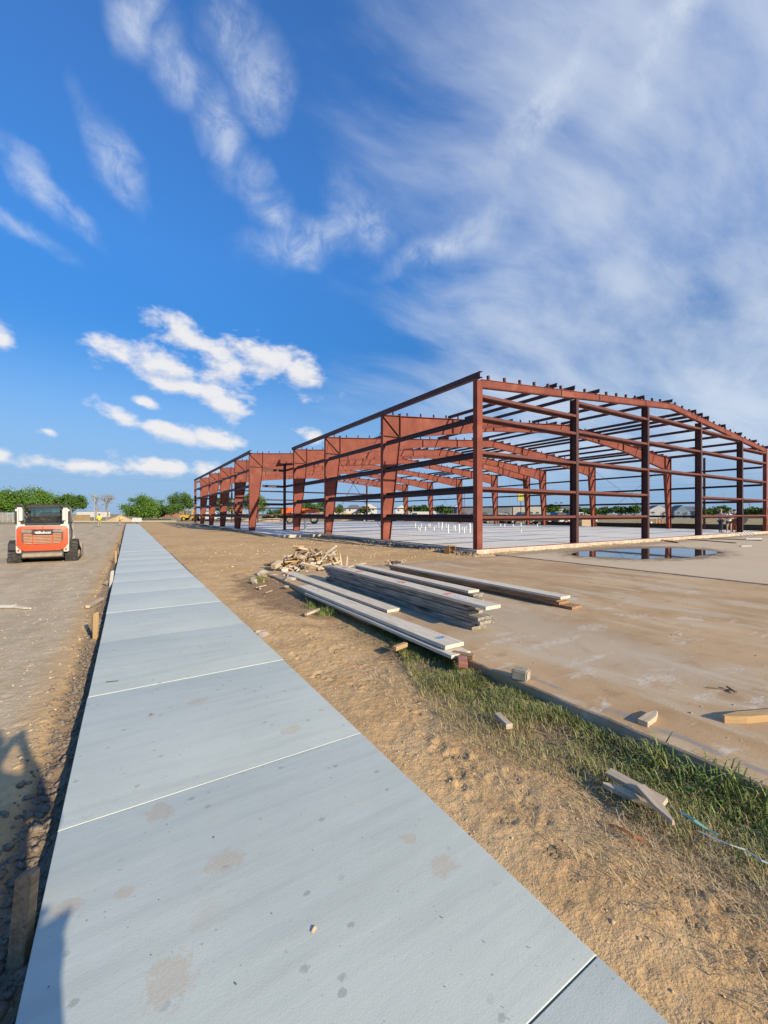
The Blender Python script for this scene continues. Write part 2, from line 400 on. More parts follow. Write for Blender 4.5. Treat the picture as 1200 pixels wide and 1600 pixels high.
def vnoise(x, y, seed=0):
    """smooth value noise on arrays"""
    xi = np.floor(x).astype(np.int64); yi = np.floor(y).astype(np.int64); fx = x - xi; fy = y - yi
    fx = fx * fx * (3 - 2 * fx); fy = fy * fy * (3 - 2 * fy)
    def h(a, b):
        n = (a * 374761393 + b * 668265263 + seed * 974634777) & 0xffffffff
        n = ((n ^ (n >> 13)) * 1274126177) & 0xffffffff
        return ((n ^ (n >> 16)) & 0xffff) / 65535.0
    return (h(xi, yi) * (1 - fx) + h(xi + 1, yi) * fx) * (1 - fy) + (h(xi, yi + 1) * (1 - fx) + h(xi + 1, yi + 1) * fx) * fy - .5
def fbm(x, y, o=4, seed=0, rough=.5):
    s = 0; a = 1.0
    for i in range(o): s = s + a * vnoise(x * 2 ** i + 17 * i, y * 2 ** i - 9 * i, seed + i); a *= rough
    return s
def sm(x, a, b):
    t = np.clip((x - a) / (b - a), 0, 1); return t * t * (3 - 2 * t)

# ------------------------------------------------------------------ places measured from the photograph
XL, XR, J0, PAN = -0.31, 1.49, 2.70, 1.829            # sidewalk edges, a joint, panel length
X0, XW, XE = 11.95, 8.85, 45.7                         # near wall, protruding wall and far wall of the steel building
XRIDGE = (X0 + XE) / 2
YF = [11.97, 19.29, 27.04, 33.6, 36.1, 41.75, 49.2, 56.7, 64.3, 70.7]
ZS, ZE = 0.20, 7.13                                    # slab top, eave
PADX, PADX2, PADY = 3.17, 12.2, 10.9
ZPAD = 0.05

# ------------------------------------------------------------------ ground sheet
def axis(segs):
    out = [segs[0][0]]
    for a, b, d0, d1 in segs:
        L = b - a; x = a; n = 0
        while x < b - 1e-6:
            t = (x - a) / L
            d = d0 * (d1 / d0) ** t
            x = min(b, x + d)
            if b - x < .4 * d: x = b
            out.append(x)
    return np.array(out)
gx = axis([(-4000, -60, 900, 12), (-60, -8, 10, .5), (-8, -1.9, .45, .03), (-1.9, -.22, .015, .015), (-.22, 1.42, .2, .2), (1.42, 3.3, .015, .015), (3.3, 5, .03, .14), (5, 14, .14, .14), (14, 50, .25, 1.5), (50, 5000, 2, 1200)])
gy = axis([(-2000, -20, 600, 6), (-20, .1, 4, .05), (.1, 4.2, .015, .015), (4.2, 9, .02, .05), (9, 13.2, .06, .08), (13.2, 30, .09, .6), (30, 120, .7, 6), (120, 5000, 9, 1200)])
GX, GY = np.meshgrid(gx, gy)
def ground_base(x, y):
    wob = .06 * fbm(x * 0 + 3.3, y * 1.3, 3, 5)
    left = -.115 - .05 * (sm(x, -.62 + wob, -.44 + wob)) + .02 * sm(-x, 1.5, 4)
    right = -.012 - .06 * sm(x, 1.95, 2.9) * (1 - sm(y, 8, 10)) + .02 * sm(y, 10, 13)
    z = np.where(x < .6, left, right)
    z = np.where((x > XL + .02) & (x < XR - .02), -.14, z)
    pad = sm(x, PADX - .03, PADX + .03) * (1 - sm(y, PADY - .15, PADY))
    z = z * (1 - pad) + (-.09) * pad
    # loose dirt banked against the building slab
    bank = np.exp(-((y - 11.45) / .34) ** 2) * sm(x, 11, 12.5) * (1 - sm(x, 44, 48)) * .06
    bank2 = np.exp(-((x - 11.55) / .30) ** 2) * sm(y, 11.2, 12) * (1 - sm(y, 26.4, 27.2)) * .07
    bank3 = np.exp(-((x - 8.4) / .30) ** 2) * sm(y, 26.6, 27.6) * (1 - sm(y, 70, 73)) * .09
    z = z + (bank + bank2 + bank3) * (1 + .9 * fbm(x * 2.2, y * 2.2, 3, 31))
    slab = (((x > X0 - .12) & (x < XE + .1) & (y > 11.9) & (y < 70.8)) | ((x > XW - .1) & (x < X0) & (y > 27.4) & (y < 70.8)))
    z = np.where(slab, -.08, z)
    return z
def ground_h(x, y):
    z = ground_base(x, y)
    onpad = (x > PADX) & (y < PADY)
    side = (x > XL) & (x < XR)
    rough = np.where(x < -.25, .013, .026)
    n = fbm(x * 1.7, y * 1.7, 3, 1) * .7 + fbm(x * 7, y * 7, 3, 2) * .30 + fbm(x * 28, y * 28, 3, 3) * .27
    edge = np.clip(np.minimum(np.abs(x - XR) / .10, np.abs(x - XL) / .03), .25, 1)
    z = z + n * rough * edge * np.where(onpad | side, 0, 1)
    # trench by the left edge is rubbly
    tr = np.exp(-((x + .43) / .10) ** 2)
    z = z + tr * (.055 * fbm(x * 9, y * 9, 3, 8) + .03 * fbm(x * 30, y * 30, 2, 9))
    # hollow of scuffed earth beyond the sidewalk and low hummocks
    far = sm(y, 6, 12) * (x > XR) * (~onpad)
    z = z + far * .05 * fbm(x * .45, y * .45, 3, 12)
    return z
GZ = ground_h(GX, GY)
# footprints and scuffs in the sand beside the sidewalk
def dent(cx, cy, rot, a, b, depth, tread=0):
    ix = np.where((gx > cx - .45) & (gx < cx + .45))[0]; iy = np.where((gy > cy - .45) & (gy < cy + .45))[0]
    if len(ix) < 4 or len(iy) < 4: return
    s = np.s_[iy[0]:iy[-1] + 1, ix[0]:ix[-1] + 1]
    dx, dy = GX[s] - cx, GY[s] - cy; c, q = math.cos(rot), math.sin(rot)
    p, r = dx * c + dy * q, -dx * q + dy * c
    d = np.sqrt((p / a) ** 2 + (r / b) ** 2)
    ins = 1 - sm(d, .55, 1.0); rim = np.exp(-((d - 1.15) / .16) ** 2)
    rel = -depth * ins + depth * .55 * rim
    if tread: rel = rel + ins * .0035 * np.sign(np.sin(r * 2 * math.pi / .032 + .8 * np.abs(p) * 60))
    GZ[s] += rel
for i in range(85):
    cx = random.uniform(1.62, 2.55); cy = random.uniform(.3, 8.5); ro = random.gauss(.1, .5)
    dp = random.uniform(.003, .008)
    dent(cx, cy, ro, .048, .085, dp, 1); dent(cx - math.sin(ro) * -.0 + .13 * math.sin(ro), cy - .14 * math.cos(ro), ro, .036, .045, dp * 1.1, 1)
for i in range(160):
    dent(random.uniform(1.55, 2.8), random.uniform(.2, 8), random.uniform(0, 3), random.uniform(.02, .07), random.uniform(.02, .09), random.uniform(-.006, .006))
for i in range(90):
    dent(random.uniform(-1.8, -.6), random.uniform(2, 9), random.uniform(0, 3), random.uniform(.03, .1), random.uniform(.02, .08), random.uniform(-.010, .008))
nyy, nxx = GX.shape
idx = np.arange(nyy * nxx).reshape(nyy, nxx)
F = np.stack([idx[:-1, :-1], idx[:-1, 1:], idx[1:, 1:], idx[1:, :-1]], -1).reshape(-1, 4)
gme = mesh_np('ground', np.stack([GX, GY, GZ], -1).reshape(-1, 3), F); shade(gme)

def node_mat(name):
    m = bpy.data.materials.new(name); m.use_nodes = True; MATS[name] = m
    nt = m.node_tree; N, L = nt.nodes, nt.links; b = N['Principled BSDF']
    class K: pass
    k = K(); k.N, k.L, k.b, k.m = N, L, b, m
    def sock(n, i, v):
        if isinstance(v, bpy.types.NodeSocket): L.new(v, n.inputs[i])
        elif v is not None: n.inputs[i].default_value = v
    def math_(op, a, c=None, d=None, clamp=False):
        n = N.new('ShaderNodeMath'); n.operation = op; n.use_clamp = clamp; sock(n, 0, a); sock(n, 1, c); sock(n, 2, d); return n.outputs[0]
    def noise(vec, scale, detail=5, rough=.55, dist=0.):
        n = N.new('ShaderNodeTexNoise'); sock(n, 'Vector', vec); n.inputs['Scale'].default_value = scale; n.inputs['Detail'].default_value = detail
        n.inputs['Roughness'].default_value = rough; n.inputs['Distortion'].default_value = dist; return n.outputs['Fac']
    def voro(vec, scale, feature='F1', rnd=1.):
        n = N.new('ShaderNodeTexVoronoi'); n.feature = feature; sock(n, 'Vector', vec); n.inputs['Scale'].default_value = scale; n.inputs['Randomness'].default_value = rnd; return n.outputs['Distance']
    def step(x, a, c, lo=0., hi=1.):
        n = N.new('ShaderNodeMapRange'); n.interpolation_type = 'SMOOTHSTEP'; sock(n, 0, x)
        for i, q in enumerate((a, c, lo, hi)): n.inputs[i + 1].default_value = q
        return n.outputs[0]
    def mix(f, a, c):
        n = N.new('ShaderNodeMix'); n.data_type = 'RGBA'; sock(n, 0, f)
        sock(n, 6, (*a, 1) if isinstance(a, tuple) else a); sock(n, 7, (*c, 1) if isinstance(c, tuple) else c); return n.outputs[2]
    def mapping(vec, scale=(1, 1, 1), rot=(0, 0, 0), loc=(0, 0, 0)):
        n = N.new('ShaderNodeMapping'); sock(n, 0, vec); n.inputs['Scale'].default_value = scale; n.inputs['Rotation'].default_value = rot; n.inputs['Location'].default_value = loc; return n.outputs[0]
    def bump(h, strength, dist, prev=None):
        n = N.new('ShaderNodeBump'); n.inputs['Strength'].default_value = strength; n.inputs['Distance'].default_value = dist; sock(n, 'Height', h)
        if prev is not None: L.new(prev, n.inputs['Normal'])
        return n.outputs[0]
    k.math, k.noise, k.voro, k.step, k.mix, k.mapping, k.bump = math_, noise, voro, step, mix, mapping, bump
    k.pos = N.new('ShaderNodeNewGeometry').outputs['Position']
    sp = N.new('ShaderNodeSeparateXYZ'); L.new(k.pos, sp.inputs[0]); k.x, k.y, k.z = sp.outputs
    k.spot = None
    def ellipse(cx, cy, rx, ry, rot=0.):
        v = mapping(k.pos, loc=(-cx, -cy, 0)); v = mapping(v, scale=(1 / rx, 1 / ry, 0), rot=(0, 0, rot))
        n = N.new('ShaderNodeVectorMath'); n.operation = 'LENGTH'; sock(n, 0, v); return n.outputs['Value']
    k.ellipse = ellipse
    return k

k = node_mat('earth')
n_big = k.noise(k.pos, .35, 5); n_mid = k.noise(k.pos, 2.3, 6); n_fine = k.noise(k.pos, 38, 5, .65)
xs = k.math('ADD', k.x, k.math('MULTIPLY_ADD', n_mid, 1.6, -.8))
sand = k.mix(k.step(n_mid, .32, .68), (.52, .325, .15), (.63, .42, .21))
sand = k.mix(k.step(n_big, .45, .72), sand, (.47, .295, .135))
road = k.mix(k.step(n_mid, .3, .7), (.47, .355, .22), (.57, .45, .295))
streak = k.noise(k.mapping(k.pos, scale=(1.6, .16, 1), rot=(0, 0, R(-6))), 1.1, 6, .6)
road = k.mix(k.math('MULTIPLY', k.step(streak, .50, .68), .75), road, (.40, .325, .23))
road = k.mix(k.math('MULTIPLY', k.step(streak, .50, .34), .55), road, (.59, .48, .34))
col = k.mix(k.step(k.x, -.95, -.55), road, sand)
col = k.mix(k.math('MULTIPLY', k.step(k.math('ABSOLUTE', k.math('ADD', k.x, .42)), .16, .05), .85), col, (.17, .13, .095))  # gap beside the walk darkened, its shade put into the soil colour
# damp dark earth by the lumber and where grass grows
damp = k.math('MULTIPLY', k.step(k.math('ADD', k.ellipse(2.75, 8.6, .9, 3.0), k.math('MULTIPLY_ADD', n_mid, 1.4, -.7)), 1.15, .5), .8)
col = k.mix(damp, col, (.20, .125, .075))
duff = k.math('MULTIPLY', k.math('MULTIPLY', k.step(xs, 1.75, 2.5), k.step(k.y, 5.5, 3.0)), k.step(k.x, 3.4, 3.3))
col = k.mix(k.math('MULTIPLY', duff, .62), col, (.33, .235, .135))
soil = k.math('MULTIPLY', k.math('MULTIPLY', k.step(xs, 2.35, 2.9), k.step(k.y, 6.5, 4.2)), k.step(k.x, 3.4, 3.3))
col = k.mix(k.math('MULTIPLY', soil, .9), col, (.155, .105, .062))
# far ground: mown dry field
fld = k.math('MAXIMUM', k.step(k.x, 50, 58), k.step(k.y, 84, 96))
grassy = k.mix(k.step(n_big, .38, .62), (.36, .28, .155), (.25, .23, .105))
col = k.mix(k.math('MULTIPLY', fld, .95), col, grassy)
# patchy disturbed earth
mott = k.noise(k.pos, 13, 6, .7); col = k.mix(k.math('MULTIPLY', k.step(mott, .50, .66), .42), col, (.34, .225, .125)); col = k.mix(k.math('MULTIPLY', k.step(mott, .44, .30), .35), col, (.66, .50, .32))
# bright crumbs and dark crumbs
cr = k.voro(k.pos, 55); col = k.mix(k.math('MULTIPLY', k.step(cr, .16, .05), .35), col, (.62, .52, .40))
col = k.mix(k.math('MULTIPLY', k.step(n_fine, .60, .74), .42), col, (.27, .19, .12))
k.L.new(col, k.b.inputs['Base Color']); k.b.inputs['Roughness'].default_value = .95; k.b.inputs['Specular IOR Level'].default_value = .12
b1 = k.bump(n_fine, 1., .011); b2 = k.bump(k.noise(k.pos, 11, 7, .68), .6, .016, b1); b3 = k.bump(k.noise(k.pos, 95, 4, .6), .7, .0045, b2)
k.L.new(b3, k.b.inputs['Normal'])
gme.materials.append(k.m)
ground = tag(link('ground', gme), 'tan sandy earth and dusty roadbed around the sidewalk', 'ground', kind='structure')

# ------------------------------------------------------------------ sidewalk of separate square panels
k = node_mat('sidewalk_concrete')
oi = k.N.new('ShaderNodeObjectInfo')
n1 = k.noise(k.pos, .9, 5); n2 = k.noise(k.pos, 6, 6); n3 = k.noise(k.pos, 60, 4)
brush = k.noise(k.mapping(k.pos, scale=(.5, 5.5, 1)), 1.6, 6, .6)
col = k.mix(k.step(n1, .3, .7), (.475, .505, .43), (.555, .58, .495))
col = k.mix(k.step(oi.outputs['Random'], 0, 1), col, k.mix(.45, col, (.47, .505, .475)))
col = k.mix(k.math('MULTIPLY', k.step(brush, .45, .72), .45), col, (.40, .42, .375))
col = k.mix(k.math('MULTIPLY', k.step(brush, .45, .28), .5), col, (.58, .595, .535))
# concrete turns paler farther along
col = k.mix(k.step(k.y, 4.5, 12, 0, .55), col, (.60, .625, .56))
# trodden-in sand
st = k.math('ADD', k.voro(k.mapping(k.pos, scale=(1.0, 1.0, 1)), 1.25), k.math('MULTIPLY_ADD', n2, .34, -.17))
st = k.math('MULTIPLY', k.step(st, .20, .05), k.step(n1, .44, .58))
col = k.mix(k.math('MULTIPLY', st, .35), col, (.50, .39, .26))
col = k.mix(k.math('MULTIPLY', k.step(n2, .60, .78), .28), col, (.52, .43, .31))
spots = None
for (u, v, rx, ry) in ((105, 1417, .075, .05), (195, 1393, .045, .035), (693, 1350, .09, .06), (265, 1530, .09, .11), (250, 1268, .07, .09), (350, 1345, .1, .07), (455, 1140, .10, .07), (310, 1095, .1, .07), (235, 1118, .04, .04), (640, 1310, .05, .04)):
    p = pix(u, v, 0); e = k.math('ADD', k.ellipse(p.x, p.y, rx, ry), k.math('MULTIPLY_ADD', k.noise(k.pos, 17, 8, .72), 2.4, -1.2))
    e = k.math('MULTIPLY', k.step(e, .95, .70), k.step(k.noise(k.pos, 55, 4, .7), .25, .6, .35, 1.))
    spots = e if spots is None else k.math('MAXIMUM', spots, e)
col = k.mix(k.math('MULTIPLY', spots, .42), col, (.47, .345, .21))
# grey flecks left by the broom and small droppings
fl = k.voro(k.mapping(k.pos, scale=(1, 1.25, 1)), 8.0); sel = k.noise(k.pos, 2.1, 3)
col = k.mix(k.math('MULTIPLY', k.math('MULTIPLY', k.step(k.math('ADD', fl, k.math('MULTIPLY_ADD', n3, .25, -.125)), .17, .10), k.step(sel, .46, .56)), .7), col, (.30, .315, .29))
fl2 = k.voro(k.pos, 21); col = k.mix(k.math('MULTIPLY', k.math('MULTIPLY', k.step(fl2, .11, .06), k.step(k.noise(k.pos, 3.3, 2), .5, .62)), .75), col, (.28, .235, .18))
# dark scuffing beside the tooled joints
jy = k.math('PINGPONG', k.math('SUBTRACT', k.y, J0), PAN / 2)
scuf = k.math('MULTIPLY', k.step(jy, .32, .02), k.math('MULTIPLY', k.step(k.noise(k.mapping(k.pos, scale=(1, 2.4, 1)), 19, 5, .7), .54, .70), k.step(k.noise(k.pos, 1.3, 3), .42, .6)))
col = k.mix(k.math('MULTIPLY', scuf, .6), col, (.33, .33, .26))
k.L.new(col, k.b.inputs['Base Color'])
k.L.new(k.step(n2, .3, .7, .55, .75), k.b.inputs['Roughness']); k.b.inputs['Specular IOR Level'].default_value = .35
bb = k.bump(k.noise(k.pos, 150, 3), .35, .0018); bb = k.bump(brush, .25, .006, bb); bb = k.bump(n2, .25, .006, bb)
k.L.new(bb, k.b.inputs['Normal'])

walk = tag(empty('sidewalk', (0, 0, 0)), 'new pale grey concrete sidewalk running to the horizon', 'sidewalk', kind='structure')
pb = MB().box(((XL + XR) / 2, 0, -.055), (XR - XL, PAN - .006, .11))
bm = bmesh.new(); me = pb.mesh('panel'); bm.from_mesh(me)
top = [e for e in bm.edges if all(v.co.z > -.01 for v in e.verts)]
bmesh.ops.bevel(bm, geom=top, offset=.006, segments=3, affect='EDGES', profile=.6); bm.to_mesh(me); bm.free()
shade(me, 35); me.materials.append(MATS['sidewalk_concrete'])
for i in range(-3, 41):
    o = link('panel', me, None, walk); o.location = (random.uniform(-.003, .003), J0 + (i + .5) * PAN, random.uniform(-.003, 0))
MB().box(((XL + XR) / 2, J0 + 19 * PAN, -.075), (XR - XL - .02, 44 * PAN, .11)).build('joint_filler', 'dark_clod', walk)

# ------------------------------------------------------------------ old concrete pads
k = node_mat('old_concrete')
n1 = k.noise(k.pos, .5, 6, .6); n2 = k.noise(k.pos, 3.2, 6, .62); n3 = k.noise(k.pos, 42, 4)
swirl = k.noise(k.mapping(k.pos, scale=(1.5, .45, 1), rot=(0, 0, R(20))), .9, 7, .62, .8)
col = k.mix(k.step(n1, .34, .66), (.40, .255, .128), (.53, .365, .205))
col = k.mix(k.math('MULTIPLY', k.step(swirl, .48, .62), .8), col, (.53, .42, .285))
col = k.mix(k.math('MULTIPLY', k.step(n2, .55, .70), .6), col, (.33, .215, .115))
wh = k.noise(k.mapping(k.pos, scale=(.8, 2.2, 1), rot=(0, 0, R(-40))), 1.5, 8, .7, .6)
lum = k.math('MULTIPLY', k.step(wh, .575, .68), k.step(k.x, 9.5, 6))
col = k.mix(k.math('MULTIPLY', lum, .7), col, (.64, .56, .46))
grey = k.math('MULTIPLY', k.step(k.math('ADD', k.ellipse(4.7, 4.6, 1.2, 4.6), k.math('MULTIPLY_ADD', n2, 1.2, -.6)), 1.1, .4), .6)
col = k.mix(grey, col, (.46, .38, .28))
col = k.mix(k.math('MULTIPLY', k.step(k.x, 12.0, 12.5), .8), col, k.mix(n2, (.53, .42, .28), (.62, .51, .36)))
# white lime scuffs
sc = None
for (u, v, a_, b_, ro) in ((862, 1005, .55, .09, 30), (925, 980, .30, .16, 10), (925, 1030, .42, .05, 40), (1015, 1062, .28, .10, 20), (1045, 1062, .22, .12, 30), (1105, 1087, .26, .06, 45), (995, 963, .22, .12, 0), (1085, 925, .3, .12, 0), (970, 960, .2, .1, 0), (1195, 1100, .25, .12, 30), (790, 1000, .4, .07, 40)):
    p = pix(u, v, ZPAD); e = k.math('ADD', k.ellipse(p.x, p.y, a_, b_, R(ro)), k.math('MULTIPLY_ADD', k.noise(k.pos, 9, 8, .74), 3.0, -1.5))
    e = k.step(e, 1.1, .5); sc = e if sc is None else k.math('MAXIMUM', sc, e)
col = k.mix(k.math('MULTIPLY', k.math('MULTIPLY', sc, k.step(k.noise(k.mapping(k.pos, scale=(1, 2.5, 1), rot=(0, 0, R(35))), 14, 6, .7), .38, .66)), .6), col, (.66, .60, .51))
# dark bitumen line along the worn edge
ed = k.math('ABSOLUTE', k.math('ADD', k.math('SUBTRACT', k.x, PADX + .17), k.math('MULTIPLY_ADD', n2, .16, -.08)))
col = k.mix(k.math('MULTIPLY', k.math('MULTIPLY', k.step(ed, .05, .015), k.step(k.noise(k.pos, 1.8, 4), .46, .58)), .75), col, (.24, .235, .235))
# cracks
def crack(rot, off, wav):
    v = k.mapping(k.pos, rot=(0, 0, R(rot))); sp_ = k.N.new('ShaderNodeSeparateXYZ'); k.L.new(v, sp_.inputs[0])
    return k.math('ABSOLUTE', k.math('ADD', k.math('SUBTRACT', sp_.outputs[0], off), k.math('MULTIPLY_ADD', k.noise(k.pos, wav, 6, .65), 1.2, -.6)))
crk = k.math('MINIMUM', crack(62, 8.4, .5), crack(-20, 8.6, .6))
col = k.mix(k.math('MULTIPLY', k.math('MULTIPLY', k.step(crk, .014, .003), k.step(k.noise(k.pos, .7, 2), .42, .55)), .45), col, (.20, .15, .10))
wet = k.math('MULTIPLY', k.step(k.math('ADD', k.ellipse(18.3, 8.6, 4.6, 2.6), k.math('MULTIPLY_ADD', n2, .8, -.4)), 1.1, .8), .85)
col = k.mix(wet, col, (.20, .14, .085))
jt = k.math('ABSOLUTE', k.math('SUBTRACT', k.x, k.math('ADD', 12.2, k.math('MULTIPLY_ADD', n2, .5, -.25))))
col = k.mix(k.math('MULTIPLY', k.step(jt, .16, .04), .8), col, (.22, .155, .10))
far = k.math('MULTIPLY', k.step(k.math('ADD', k.y, k.math('MULTIPLY_ADD', n2, 1.4, -.7)), 10.2, 10.9), .9)
col = k.mix(far, col, k.mix(n3, (.30, .215, .135), (.42, .32, .21)))
col = k.mix(k.math('MULTIPLY', k.step(k.voro(k.pos, 26), .12, .05), .5), col, (.55, .48, .38))
col = k.mix(k.math('MULTIPLY', k.step(n3, .62, .74), .3), col, (.17, .12, .08))
k.L.new(col, k.b.inputs['Base Color']); k.b.inputs['Roughness'].default_value = .85; k.b.inputs['Specular IOR Level'].default_value = .25
bb = k.bump(n3, .35, .004); bb = k.bump(n2, .35, .014, bb); k.L.new(bb, k.b.inputs['Normal'])
def pad(name, x0, x1, y0, y1, zt, label):
    pts = []
    def seg(ax, ay, bx, by, st):
        n = max(1, int(math.hypot(bx - ax, by - ay) / st)); q = np.linspace(0, 1, n, endpoint=False)
        px, py = ax + (bx - ax) * q, ay + (by - ay) * q
        w = .022 * fbm(px * 3 + py * 3, py * 1.1, 4, 77)
        dx, dy = -(by - ay), bx - ax; l = math.hypot(dx, dy)
        return [(a + dx / l * c, b + dy / l * c) for a, b, c in zip(px, py, w)]
    pts += seg(x0, y0, x1, y0, 4) + seg(x1, y0, x1, y1, 4) + seg(x1, y1, x0, y1, .2) + seg(x0, y1, x0, y0, .06)
    n = len(pts); ins = .012
    V = [(a, b, zt - .17) for a, b in pts] + [(a, b, zt - ins) for a, b in pts]
    cx, cy = (x0 + x1) / 2, (y0 + y1) / 2
    V += [(a + (ins if a < cx else -ins), b + (ins if b < cy else -ins), zt) for a, b in pts]
    F = [(i + q * n, (i + 1) % n + q * n, (i + 1) % n + (q + 1) * n, i + (q + 1) * n) for q in (0, 1) for i in range(n)] + [tuple(range(2 * n, 3 * n))]
    m = MB().add(V, F)
    return tag(m.build(name, 'old_concrete'), label, 'pavement', kind='structure')
pad('old_pavement', PADX, PADX2 - .006, -14, PADY, ZPAD, 'old stained concrete pavement with a broken raised edge beside the grass')
pad('old_pavement', PADX2 + .006, 52, -14, 11.35, ZPAD + .012, 'paler old concrete pavement holding the puddle in front of the steel frame')
# puddle
k = node_mat('puddle_water')
k.b.inputs['Base Color'].default_value = (.045, .036, .026, 1); k.b.inputs['Roughness'].default_value = .025; k.b.inputs['Specular IOR Level'].default_value = .7
k.L.new(k.bump(k.noise(k.pos, 2.2, 3), .10, .004), k.b.inputs['Normal'])
pp = [pix(u, v, ZPAD + .02) for u, v in ((893, 866), (915, 861), (950, 859.5), (1000, 857), (1045, 856.3), (1085, 858), (1112, 861), (1132, 863.5), (1112, 866.5), (1092, 867.5), (1068, 871), (1030, 872.5), (1000, 874), (968, 871.5), (935, 870), (905, 869))]
pts = []
for i in range(len(pp)):
    a, b, c, d = (pp[(i + j) % len(pp)] for j in (-1, 0, 1, 2))
    for t in np.linspace(0, 1, 6, endpoint=False):
        q = .5 * ((2 * b) + (c - a) * t + (2 * a - 5 * b + 4 * c - d) * t * t + (3 * b - a - 3 * c + d) * t ** 3)
        w = float(fbm(np.array([q.x * 1.5]), np.array([q.y * 1.5]), 3, 4)[0]) * .25
        pts.append((q.x + w, q.y + w))
tag(MB().prism_z(pts[::-1], ZPAD + .014, ZPAD + .018).build('puddle', 'puddle_water'), 'shallow puddle mirroring the steel posts on the pavement', 'puddle', kind='structure')

# ------------------------------------------------------------------ building slab
slab = [(X0 - .15, 11.85), (XE + .15, 11.85), (XE + .15, 70.85), (XW - .15, 70.85), (XW - .15, 27.3), (X0 - .15, 27.3)]
k = node_mat('slab_top')
n1 = k.noise(k.mapping(k.pos, scale=(.25, 1, 1)), .8, 6, .6); n2 = k.noise(k.pos, 5, 5)
col = k.mix(k.step(n1, .35, .68), (.75, .70, .60), (.67, .63, .55)); col = k.mix(k.math('MULTIPLY', k.step(n1, .56, .66), .5), col, (.46, .44, .40))
side = k.step(k.z, ZS - .004, ZS - .012)
n4 = k.noise(k.pos, 3, 6, .65)
col = k.mix(side, col, k.mix(k.step(n4, .35, .65), (.56, .47, .34), (.38, .31, .22)))
k.L.new(col, k.b.inputs['Base Color']); k.b.inputs['Roughness'].default_value = .6; k.L.new(k.bump(k.noise(k.pos, 20, 4), .3, .006), k.b.inputs['Normal'])
tag(MB().prism_z(slab, -.2, ZS).build('building_slab', 'slab_top', bevel=.008), 'pale concrete floor slab under the red steel frame', 'slab', kind='structure')

# ------------------------------------------------------------------ steel building frame
frame = tag(empty('steel_building_frame', (X0, YF[0], ZS)), 'unfinished red primed steel building frame standing on the pale slab', 'building frame')
FO = Vector((X0, YF[0], ZS))
def fb(mb, name, m, parent=None, bevel=0, smooth=None):
    """part of the frame: mesh given in world coordinates"""
    me = mb.mesh(name, bevel, smooth); me.transform(Matrix.Translation(-FO))
    o = link(name, me, m, frame if parent is None else parent)
    return o
def ztop(x): return ZE + (min(x, 2 * XRIDGE - x) - X0) / 12.0
FW, FT, WT = .26, .022, .014
def flange(mb, p, q, y, w=FW, t=FT, side=1):
    """plate along p->q in the x,z plane, laid on one side of the line"""
    a, b = Vector((p[0], y, p[1])), Vector((q[0], y, q[1])); d = (b - a).normalized(); n = Vector((-d.z, 0, d.x)) * side
    mb.bar(a + n * t / 2, b + n * t / 2, w, t, up=n)
CLIPS = MB()
clip_me = MB().box((0, 0, 0), (.09, .10, .205)).mesh('purlin_clip')
clip_me.materials.append(MATS['steel_girt'])
